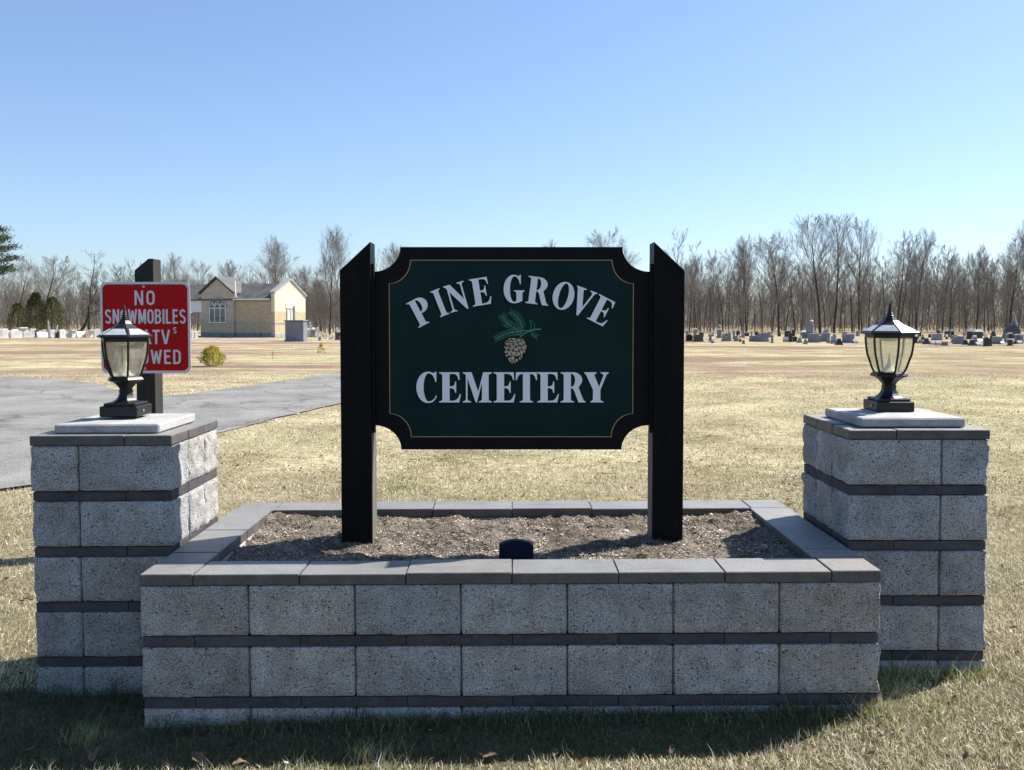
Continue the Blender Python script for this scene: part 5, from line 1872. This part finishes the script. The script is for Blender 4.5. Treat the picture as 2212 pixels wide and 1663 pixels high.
# ------------------------------------------------------------------ gravestones
SM = {
    'white': simple("white_marble", (.66, .65, .61), .6, .12, 3, usetint=True),
    'grey': simple("grey_gravestone", (.22, .222, .23), .6, .15, 3, usetint=True),
    'slate': simple("dark_slate_stone", (.07, .075, .09), .6, .15, 3, usetint=True),
    'blue': simple("blue_grey_gravestone", (.17, .185, .225), .6, .15, 3, usetint=True),
    'dark': simple("dark_polished_stone", (.015, .016, .02), .3, .3, 3, usetint=True),
    'brown': simple("brown_gravestone", (.06, .05, .048), .5, .2, 3, usetint=True),
    'pink': simple("pink_granite", (.42, .27, .23), .6, .15, 3, usetint=True),
    'cap': simple("pale_stone", (.55, .54, .51), .7, .1, 3, usetint=True),
}


def grave(px, pyb, wpx, hpx, typ, mat, label, rz=None, thick=None, cat="gravestone"):
    X, Y = ground(px, pyb)
    w = wpx * mpp(Y); h = hpx * mpp(Y)
    th = thick or max(.16, min(.35, w * .35))
    m = MB()
    x = w / 2
    if typ == 'slab':
        m.box(-x, x, -th / 2 - .05, th / 2 + .05, -.05, h * .16, .01)
        pts = [(-x * .86, h * .16), (x * .86, h * .16), (x * .86, h * .86)] + [(x * .86 * math.cos(R(a)), h * .86 + h * .14 * math.sin(R(a))) for a in range(20, 180, 20)] + [(-x * .86, h * .86)]
        m.prism(pts, -th / 2, th / 2)
    elif typ == 'flat':
        m.box(-x, x, -th / 2 - .05, th / 2 + .05, -.05, h * .15, .01)
        m.box(-x * .88, x * .88, -th / 2, th / 2, h * .15, h, .015)
    elif typ == 'peak':
        m.box(-x, x, -th / 2 - .05, th / 2 + .05, -.05, h * .10, .01)
        m.prism([(-x * .85, h * .1), (x * .85, h * .1), (x * .85, h * .82), (0, h), (-x * .85, h * .82)], -th / 2, th / 2)
    elif typ == 'obelisk':
        m.box(-x, x, -x, x, -.05, h * .10, .01); m.box(-x * .8, x * .8, -x * .8, x * .8, h * .10, h * .22)
        q = math.sqrt(2)
        m.lathe([(x * .62 * q, h * .22), (x * .40 * q, h * .88), (.01, h)], 4, R(45))
    elif typ == 'column':
        m.box(-x, x, -x, x, -.05, h * .12, .01); m.box(-x * .7, x * .7, -x * .7, x * .7, h * .12, h * .84, .01)
        m.cur = 1
        m.box(-x * .98, x * .98, -x * .98, x * .98, h * .84, h, .02)
        m.cur = 0
    elif typ == 'urn':
        m.box(-x, x, -x, x, -.05, h * .10, .01); m.box(-x * .72, x * .72, -x * .72, x * .72, h * .10, h * .58, .01)
        m.cur = 1
        m.box(-x * .9, x * .9, -x * .9, x * .9, h * .58, h * .66, .01)
        m.cur = 0
        m.lathe([(x * .2, h * .66), (x * .25, h * .70), (x * .55, h * .80), (x * .6, h * .88), (x * .3, h * .93), (x * .35, h * .96), (x * .05, h)], 10)
    elif typ == 'slant':
        m.box(-x, x, -th, th, -.05, h * .2, .01)
        m.add([(-x * .9, -th * .8, h * .2), (x * .9, -th * .8, h * .2), (x * .9, th * .7, h * .2), (-x * .9, th * .7, h * .2), (-x * .9, -th * .55, h * .45), (x * .9, -th * .55, h * .45), (x * .9, th * .45, h), (-x * .9, th * .45, h)],
              [(0, 3, 2, 1), (4, 5, 6, 7), (0, 1, 5, 4), (1, 2, 6, 5), (2, 3, 7, 6), (3, 0, 4, 7)])
    elif typ == 'bell':
        q = math.sqrt(2)
        m.box(-x, x, -x * .7, x * .7, -.05, h * .14, .01)
        m.lathe([(x * .88 * q, h * .14), (x * .62 * q, h * .55), (x * .42 * q, h * .88)], 4, R(45), sy=.7)
        m.cur = 1; m.box(-x * .55, x * .55, -x * .4, x * .4, h * .88, h, .01); m.cur = 0
    elif typ == 'roofed':
        m.box(-x, x, -x * .8, x * .8, -.05, h * .12, .01); m.box(-x * .8, x * .8, -x * .65, x * .65, h * .12, h * .74, .01)
        m.cur = 1
        q = math.sqrt(2)
        m.lathe([(x * 1.05 * q, h * .74), (x * 1.05 * q, h * .79), (x * .55 * q, h)], 4, R(45), sy=.85)
        m.cur = 0
    elif typ == 'cross':
        m.box(-x, x, -th / 2, th / 2, -.05, h * .2, .01); m.box(-x * .25, x * .25, -.06, .06, h * .2, h)
        m.box(-x * .8, -x * .25, -.055, .055, h * .62, h * .75); m.box(x * .25, x * .8, -.055, .055, h * .62, h * .75)
    elif typ == 'stele':
        m.box(-x, x, -.14, .14, -.05, h * .08, .01)
        pts = [(-x * .75, h * .08), (x * .75, h * .08), (x * .75, h * .8)] + [(x * .75 * math.cos(R(a)), h * .8 + h * .2 * math.sin(R(a))) for a in range(15, 180, 15)] + [(-x * .75, h * .8)]
        m.prism(pts, -.07, .07)
    elif typ == 'block':
        m.box(-x, x, -x * .6, x * .6, -.05, h * .9, .02); m.box(-x * .8, x * .8, -x * .45, x * .45, h * .9, h, .01)
    o = m.build("gravestone" if cat == "gravestone" else cat.replace(' ', '_'), [SM[mat], SM['cap']] if 1 in m.m else SM[mat], None)
    o.location = (X, Y, 0)
    o.rotation_euler = (0, 0, rz if rz is not None else 0)
    tag(o, label, cat)
    return o


def ZA(zx): return 1469 + zx * .1719
def YA(zy): return 656.7 + zy * .1719
def ZB(zx): return 1952.9 + zx * .11719
def YB(zy): return 674 + zy * .11719


ga = [
    (115, 467, 92, 82, 'slab', 'dark', "low dark gravestone touching the right sign post"),
    (228, 472, 132, 90, 'slab', 'brown', "brown black rounded gravestone second from the right sign post"),
    (187, 420, 52, 118, 'column', 'grey', "grey pillar stone with pale cap behind the brown black gravestone"),
    (85, 415, 36, 95, 'column', 'grey', "thin pale-topped stone half hidden by the right sign post"),
    (380, 470, 42, 100, 'column', 'grey', "small square pillar with white cap right of the brown gravestone"),
    (408, 492, 40, 36, 'block', 'blue', "knee-high blue grey block before the white-capped pillar"),
    (492, 408, 62, 155, 'urn', 'blue', "tall dark shaft topped by an urn left of the wide grey headstone"),
    (583, 467, 122, 100, 'slab', 'grey', "wide grey headstone left of the red and white flowers"),
    (618, 415, 30, 80, 'column', 'blue', "short pale-capped pillar just behind the wide grey headstone"),
    (676, 440, 38, 118, 'column', 'grey', "narrow pillar with a pale top left of the flowers"),
    (705, 468, 60, 72, 'flat', 'grey', "small grey stone immediately left of the flowers"),
    (788, 400, 48, 125, 'obelisk', 'grey', "grey pointed obelisk behind the flowers"),
    (797, 500, 34, 46, 'block', 'blue', "little block at the right foot of the flowers"),
    (925, 472, 118, 78, 'flat', 'blue', "long low blue grey stone joined by the rounded pale one"),
    (898, 410, 20, 66, 'stele', 'grey', "slim stele standing behind the long low stone"),
    (1045, 474, 140, 115, 'slab', 'blue', "large rounded pale blue headstone"),
    (1157, 490, 36, 116, 'column', 'blue', "narrow white-topped stele right of the rounded pale blue headstone"),
    (1352, 420, 75, 82, 'block', 'dark', "black block stone left of the statue monument"),
    (1385, 478, 48, 115, 'flat', 'dark', "upright black slab left of the statue monument"),
    (1330, 474, 70, 62, 'slant', 'grey', "slanting stone with pale ledge beside the upright black slab"),
    (1440, 474, 60, 66, 'flat', 'dark', "low dark stone with a pale top right of the upright black slab"),
    (1502, 488, 64, 70, 'bell', 'grey', "squat bell-shaped stone before the statue monument"),
    (1556, 430, 90, 100, 'roofed', 'grey', "white-roofed low tomb left of the statue monument"),
    (1576, 502, 52, 66, 'bell', 'blue', "small bell-shaped stone nearest the lawn below the statue monument"),
    (1675, 482, 145, 112, 'flat', 'blue', "broad flat-topped slab at the foot of the statue monument"),
    (1757, 482, 30, 95, 'column', 'grey', "thin pale-framed stele between two broad slabs"),
    (1818, 472, 135, 110, 'flat', 'blue', "broad flat-topped slab right of the thin pale-framed stele"),
    (1840, 420, 50, 132, 'roofed', 'grey', "pillar with a pale mushroom cap behind the broad slab"),
    (1862, 490, 42, 52, 'block', 'blue', "small bluish block in front of the broad slab's right end"),
    (1930, 498, 68, 92, 'slant', 'blue', "slanted blue grey stone left of the dark table stone"),
    (1996, 514, 88, 88, 'bell', 'dark', "dark table-like stone with pale top nearest the lawn"),
    (2112, 488, 158, 112, 'flat', 'blue', "wide plain slab between the dark table stone and the right lantern"),
    (2200, 492, 60, 50, 'slant', 'blue', "bluish low slanted stone just left of the right lantern"),
]
for (zx, zy, w_, h_, typ, mt, lab) in ga:
    grave(ZA(zx), max(YA(zy), 730), w_ * .1719, (h_ + max(0, (730 - YA(zy)) / .1719)) * .1719, typ, mt, lab, rz=R(((zx * 7) % 13) - 6))
gb = [
    (200, 572, 95, 125, 'flat', 'dark', "dark slab just right of the right lantern glass"),
    (155, 480, 85, 200, 'roofed', 'grey', "tall pillar with pale domed cap behind the right lantern roof"),
    (262, 500, 30, 130, 'stele', 'grey', "thin grey stele immediately right of the right lantern roof"),
    (410, 592, 122, 120, 'bell', 'brown', "brown grey tapering stone with a pale top"),
    (343, 510, 64, 95, 'urn', 'dark', "dark urn stone behind the tapering brown stone"),
    (310, 572, 80, 60, 'block', 'grey', "low grey block left of the tapering brown stone"),
    (520, 597, 78, 75, 'slant', 'blue', "sky-blue slanted marker beside the tapering brown stone"),
    (625, 606, 90, 80, 'slant', 'blue', "second sky-blue slanted marker left of the square blue block"),
    (605, 520, 198, 125, 'flat', 'grey', "wide grey slab standing behind the sky-blue markers"),
    (748, 617, 122, 72, 'flat', 'blue', "square blue block stone nearest the lawn"),
    (888, 470, 66, 160, 'roofed', 'dark', "dark pillar with a rounded pale cap"),
    (930, 560, 120, 140, 'slab', 'grey', "grey headstone behind the long low-topped slab"),
    (1000, 588, 185, 145, 'slab', 'blue', "long slab with sagging top left of the house-shaped tomb"),
    (1130, 602, 100, 100, 'bell', 'dark', "dark stepped stone at the foot of the house-shaped tomb"),
    (1205, 500, 105, 190, 'roofed', 'dark', "dark house-shaped tomb with pale sloping roof"),
    (1357, 500, 160, 180, 'roofed', 'brown', "wide brown tomb with a broad pale hipped roof"),
    (1250, 617, 120, 118, 'bell', 'brown', "brown bell-shaped stone before the house-shaped tomb"),
    (1372, 622, 96, 72, 'slant', 'blue', "pale blue slanted stone left of the black peaked slab"),
    (1400, 560, 120, 70, 'slant', 'white', "white slanted stone catching the sun beside the black peaked slab"),
    (1290, 560, 110, 100, 'flat', 'blue', "middle grey stone below the two roofed tombs"),
    (1515, 630, 116, 172, 'peak', 'dark', "tall black peaked slab nearest the lawn"),
    (1596, 627, 26, 182, 'flat', 'dark', "thin black upright stone against the black peaked slab"),
    (1702, 590, 205, 142, 'flat', 'grey', "long grey slab with pale top edge right of the black peaked slab"),
    (1805, 592, 92, 58, 'slant', 'blue', "bluish low marker at the right end of the long grey slab"),
    (1880, 560, 70, 160, 'flat', 'grey', "upright grey stone before the dark pyramid monument"),
    (1948, 520, 66, 140, 'column', 'dark', "dark stone with pale cap before the dark pyramid monument"),
    (1950, 620, 100, 128, 'column', 'dark', "black pillar stone with white cap nearest the lawn at the right"),
    (2078, 560, 86, 155, 'column', 'grey', "first of two white-capped grey pillars at the right edge"),
    (2160, 562, 86, 158, 'column', 'grey', "second of two white-capped grey pillars, at the right edge"),
    (2130, 588, 90, 66, 'slant', 'blue', "blue slanted marker before the two white-capped pillars"),
    (2040, 590, 60, 50, 'block', 'dark', "small dark block left of the blue slanted marker at the right edge"),
]
for (zx, zy, w_, h_, typ, mt, lab) in gb:
    yb = YB(zy)
    base_y = max(yb, 731)
    grave(ZB(zx), base_y, w_ * .11719, h_ * .11719 + (base_y - yb), typ, mt, lab, rz=R(((zx * 5) % 15) - 7))


def ZL(zx): return zx * .2079
WA = R(48)
gl = [
    (8, 1190, 48, 98, 'flat', 'white', "white gravestone cut by the left edge of the picture"),
    (55, 1186, 42, 98, 'flat', 'white', "upright white slab second from the left edge"),
    (68, 1182, 36, 55, 'block', 'pink', "pinkish low block among the white stones at the left edge"),
    (103, 1186, 75, 74, 'slab', 'white', "rounded white headstone below the olive cedar"),
    (165, 1184, 90, 72, 'flat', 'white', "broad white slab below the first cedar"),
    (155, 1165, 62, 75, 'roofed', 'white', "white capped stone rising behind the broad white slab"),
    (235, 1176, 66, 102, 'column', 'white', "tall white capped pillar under the middle cedar"),
    (285, 1178, 78, 58, 'flat', 'white', "long low white stone right of the tall capped pillar"),
    (341, 1174, 54, 88, 'flat', 'white', "white upright stone left of the black one"),
    (384, 1180, 30, 74, 'flat', 'dark', "narrow black stone among the white ones"),
    (440, 1182, 92, 62, 'slant', 'white', "slanted white stone left of the leaning spire"),
    (492, 1170, 40, 56, 'flat', 'blue', "bluish stone just left of the leaning spire"),
    (546, 1182, 44, 82, 'flat', 'white', "white slab right beside the leaning spire"),
    (600, 1184, 52, 72, 'peak', 'dark', "black rounded gravestone right of the leaning spire"),
    (645, 1182, 54, 86, 'flat', 'white', "white upright stone right of the black rounded one"),
    (695, 1182, 66, 66, 'slab', 'white', "white rounded stone under the dark crooked tree"),
    (722, 1176, 30, 62, 'flat', 'dark', "small dark stone behind the rounded white one"),
    (760, 1178, 50, 80, 'column', 'white', "white pillar stone left of the dark crooked tree's foot"),
    (810, 1176, 34, 72, 'flat', 'dark', "thin dark stone at the dark crooked tree's foot"),
    (846, 1180, 82, 66, 'slant', 'white', "white slanted stone right of the dark crooked tree's foot"),
    (905, 1178, 34, 54, 'block', 'pink', "small pink stone near the red sign"),
    (958, 1180, 64, 80, 'column', 'white', "white pillar stone near the red sign's left edge"),
    (1015, 1182, 66, 95, 'peak', 'white', "white peaked stone touching the red sign's left edge"),
]
for i, (zx, zy, w_, h_, typ, mt, lab) in enumerate(gl):
    o = grave(ZL(zx), 484 + zy * .2079 - .6 + (i % 3) * .35, w_ * .2079 * 1.25, h_ * .2079, typ, mt, lab, rz=WA + R((i * 7) % 11 - 5), thick=.22)
X_, Y_ = ground(ZL(515), 730)
o = grave(ZL(515), 730, 6.5, 39, 'obelisk', 'white', "slender white spire leaning left in front of the cedars", rz=.4); o.rotation_euler = (0, R(-3), .4)
X_, Y_ = ground(ZL(566), 730)
m = MB(); m.tube([(0, 0, -.1), (.28, 0, 1.05)], [.05, .04], 6); o = m.build("wooden_pole", SM['white']); o.location = (X_, Y_, 0); tag(o, "thin pale pole leaning right between the spire and the black stone", "pole")
# between sign and carport, seen under the chapel's carport
grave(416, 729.5, 9, 13, 'flat', 'white', "white stone under the chapel carport next to the red sign", rz=WA)
grave(423, 729.6, 7, 13, 'flat', 'white', "white stone under the chapel carport next to the brick pier", rz=WA)


def ZC(zx): return 380.2 + zx * .16407
def YC(zy): return 570.3 + zy * .16407


for (zx, zy, w_, h_, typ, mt, lab) in (
        (1742, 962, 60, 120, 'roofed', 'white', "white roofed tomb touching the right side of the granite block"),
        (1765, 962, 16, 205, 'column', 'white', "tall thin white shaft behind the white roofed tomb"),
        (1806, 962, 58, 130, 'roofed', 'grey', "grey pillar tomb with flat white roof"),
        (1868, 945, 40, 135, 'obelisk', 'white', "white obelisk between the chapel and the left sign post"),
        (1920, 965, 28, 82, 'stele', 'white', "narrow white stele right of the white obelisk"),
        (1973, 982, 30, 80, 'cross', 'white', "small white cross stone left of the tall bare tree's foot"),
        (1893, 1008, 32, 50, 'flat', 'blue', "small blue grey stone nearest the lawn right of the granite block"),
        (2030, 990, 40, 26, 'block', 'white', "little white block at the foot of the tall bare tree"),
        (2072, 990, 38, 70, 'urn', 'white', "pale figure-like stone left of the left sign post"),
        (2138, 998, 92, 100, 'flat', 'brown', "brown broad stone half hidden by the left sign post"),
        (2122, 960, 26, 130, 'stele', 'white', "pale pointed stele behind the brown broad stone"),
        (2168, 1002, 34, 55, 'flat', 'grey', "small grey stone touching the left sign post")):
    grave(ZC(zx), max(YC(zy), 727.5), w_ * .16407, h_ * .16407, typ, mt, lab, rz=R(30))
for px, lab in ((536, "tiny white marker on the lawn before the chapel, left one"), (560.5, "tiny white marker on the lawn before the chapel, right one")):
    pass
grave(ZC(1490), YC(1145), 3.0, 4.6, 'flat', 'white', "tiny white peg marker on the bare lawn before the granite block", rz=R(30), thick=.05)

# rear row, a few pixels each
rg = random.Random(12)
for i in range(30):
    px = 1488 + i * 24.6 + rg.uniform(-8, 8)
    o = grave(px, rg.uniform(725.5, 729), rg.uniform(5, 13), rg.uniform(7, 15), rg.choice(['slab', 'flat', 'flat', 'stele', 'slant', 'bell']), rg.choice(['grey', 'blue', 'grey', 'brown', 'dark']),
              "small plain gravestone in the rear row of the right-hand graves before the wood", rz=rg.uniform(-.3, .3))
    o["group"] = "small gravestones in the rear row at the right"
for i in range(16):
    px = 4 + i * 13.2 + rg.uniform(-4, 4)
    o = grave(px, rg.uniform(725.5, 728), rg.uniform(5, 9), rg.uniform(8, 15), rg.choice(['slab', 'flat', 'stele', 'column']), rg.choice(['white', 'white', 'grey']),
              "small pale gravestone in the rear row below the cedars and the crooked tree", rz=WA)
    o["group"] = "small pale gravestones in the rear row at the left"

# the two monuments with figures
X_, Y_ = ground(1748.9, 731)
kk = mpp(Y_)
mo = empty("statue_monument", (X_, Y_, 0), .1, label="tall grey monument with a ring-like collar and a statue on top", cat="monument")
def mpx(v): return v * kk
m = MB(); m.box(-mpx(9), mpx(9), -mpx(7), mpx(7), -.05, mpx(5), .02); m.box(-mpx(8), mpx(8), -mpx(6.2), mpx(6.2), mpx(5), mpx(12), .02); m.build("stepped_base", SM['blue'], mo)
m = MB(); m.box(-mpx(6.6), mpx(6.6), -mpx(5), mpx(5), mpx(12), mpx(31), .02); m.build("shaft", SM['blue'], mo)
m = MB(); m.lathe([(mpx(6), mpx(31)), (mpx(8.5), mpx(33.5)), (mpx(8.7), mpx(37)), (mpx(5.6), mpx(40))], 14, sy=.7); m.build("collar", SM['grey'], mo, smooth=True)
m = MB(); m.lathe([(mpx(4.2), mpx(40)), (mpx(3.8), mpx(46)), (mpx(3.0), mpx(49)), (mpx(3.3), mpx(51)), (mpx(1.6), mpx(53)), (mpx(1.9), mpx(55)), (mpx(1), mpx(57))], 10, sy=.7)
m.tube([(mpx(2), 0, mpx(49)), (mpx(4.4), 0, mpx(54)), (mpx(4.0), 0, mpx(60)), (mpx(1.5), 0, mpx(64))], [mpx(.9), mpx(.8), mpx(.7), mpx(.5)], 6)
m.build("statue", SM['grey'], mo, smooth=True)
X_, Y_ = ground(ZB(1985), 731)
kk = mpp(Y_)
mo = empty("pyramid_monument", (X_, Y_, 0), -.1, label="big dark monument with pyramid top and white figure at the right edge", cat="monument")
m = MB(); m.box(-mpx(16), mpx(16), -mpx(10), mpx(10), -.05, mpx(6), .02); m.box(-mpx(14.5), mpx(14.5), -mpx(9), mpx(9), mpx(6), mpx(20), .02); m.build("base_tier", SM['slate'], mo)
m = MB(); m.box(-mpx(13), mpx(13), -mpx(8), mpx(8), mpx(20), mpx(23), .02); m.lathe([(mpx(14), mpx(23)), (mpx(11), mpx(28)), (mpx(3), mpx(35))], 4, R(45), sy=.8); m.build("pyramid_top", SM['slate'], mo)
m = MB(); m.tube([(mpx(10), 0, mpx(23)), (mpx(10), 0, mpx(30)), (mpx(7.5), 0, mpx(40)), (mpx(6), 0, mpx(48)), (mpx(3), 0, mpx(54)), (mpx(0), 0, mpx(55.5))], [mpx(2.6), mpx(1.8), mpx(.8), mpx(.6), mpx(.5), mpx(.6)], 6); m.build("figure", SM['cap'], mo)
X_, Y_ = ground(ZA(1395), 731)
kk = mpp(Y_)
m = MB(); m.tube([(0, 0, -.05), (0, 0, mpx(12)), (mpx(1), 0, mpx(20)), (mpx(-1.6), 0, mpx(27)), (mpx(-1), 0, mpx(31)), (mpx(1.2), 0, mpx(32))], mpx(.45), 5); o = m.build("shepherd_hook", SM['cap']); o.location = (X_, Y_, 0)
tag(o, "thin pale curved hook above the black stones left of the statue", "hook")


def flowers(px, py, w_, label, cols, seed):
    X, Y = ground(px, py)
    k = mpp(Y)
    r = random.Random(seed)
    t = empty("flower_bouquet", (X, Y - .1, 0), label=label, cat="flowers")
    mats = [simple("petal", c, .6, .1, 10) for c in cols]
    m = MB(); m.lathe([(.07, 0), (.11, .16), (.10, .17)], 8); m.build("pot", SM['dark'], t)
    m = MB()
    for i in range(26):
        a = r.uniform(0, 6.28); d = r.uniform(0, w_ * k * .5); z = r.uniform(.18, .18 + w_ * k * .9)
        m.cur = i % len(mats)
        m.lathe([(.01, -.04), (.05, 0), (.04, .03), (.01, .05)], 6, 0, math.cos(a) * d, math.sin(a) * d * .5, z)
    m.build("blooms", mats, t)


flowers(ZA(752), 738.5, 10, "red and white flowers before the grey obelisk", [(.65, .04, .03), (.8, .8, .8), (.7, .7, .75)], 1)
flowers(ZB(1490), 733, 9, "white flowers heaped above the black peaked slab", [(.8, .78, .72), (.75, .6, .5)], 2)
flowers(ZB(1280), 737, 7, "pale blue and white flowers left of the black peaked slab", [(.6, .65, .75), (.8, .8, .8)], 3)
flowers(ZB(1085), 737.5, 6, "pink flowers by the long slab with sagging top", [(.6, .2, .2), (.7, .5, .5)], 4)
flowers(ZA(1505), 737, 5, "tan dried flowers on the squat bell-shaped stone", [(.5, .35, .15), (.6, .5, .3)], 5)
flowers(ZB(775), 733, 5, "white flowers on the square blue block stone", [(.8, .8, .78)], 6)

# clean-up of helper empties
bpy.data.objects.remove(inner)
print("polys", sum(len(o.data.polygons) for o in SC.objects if o.type == 'MESH'))
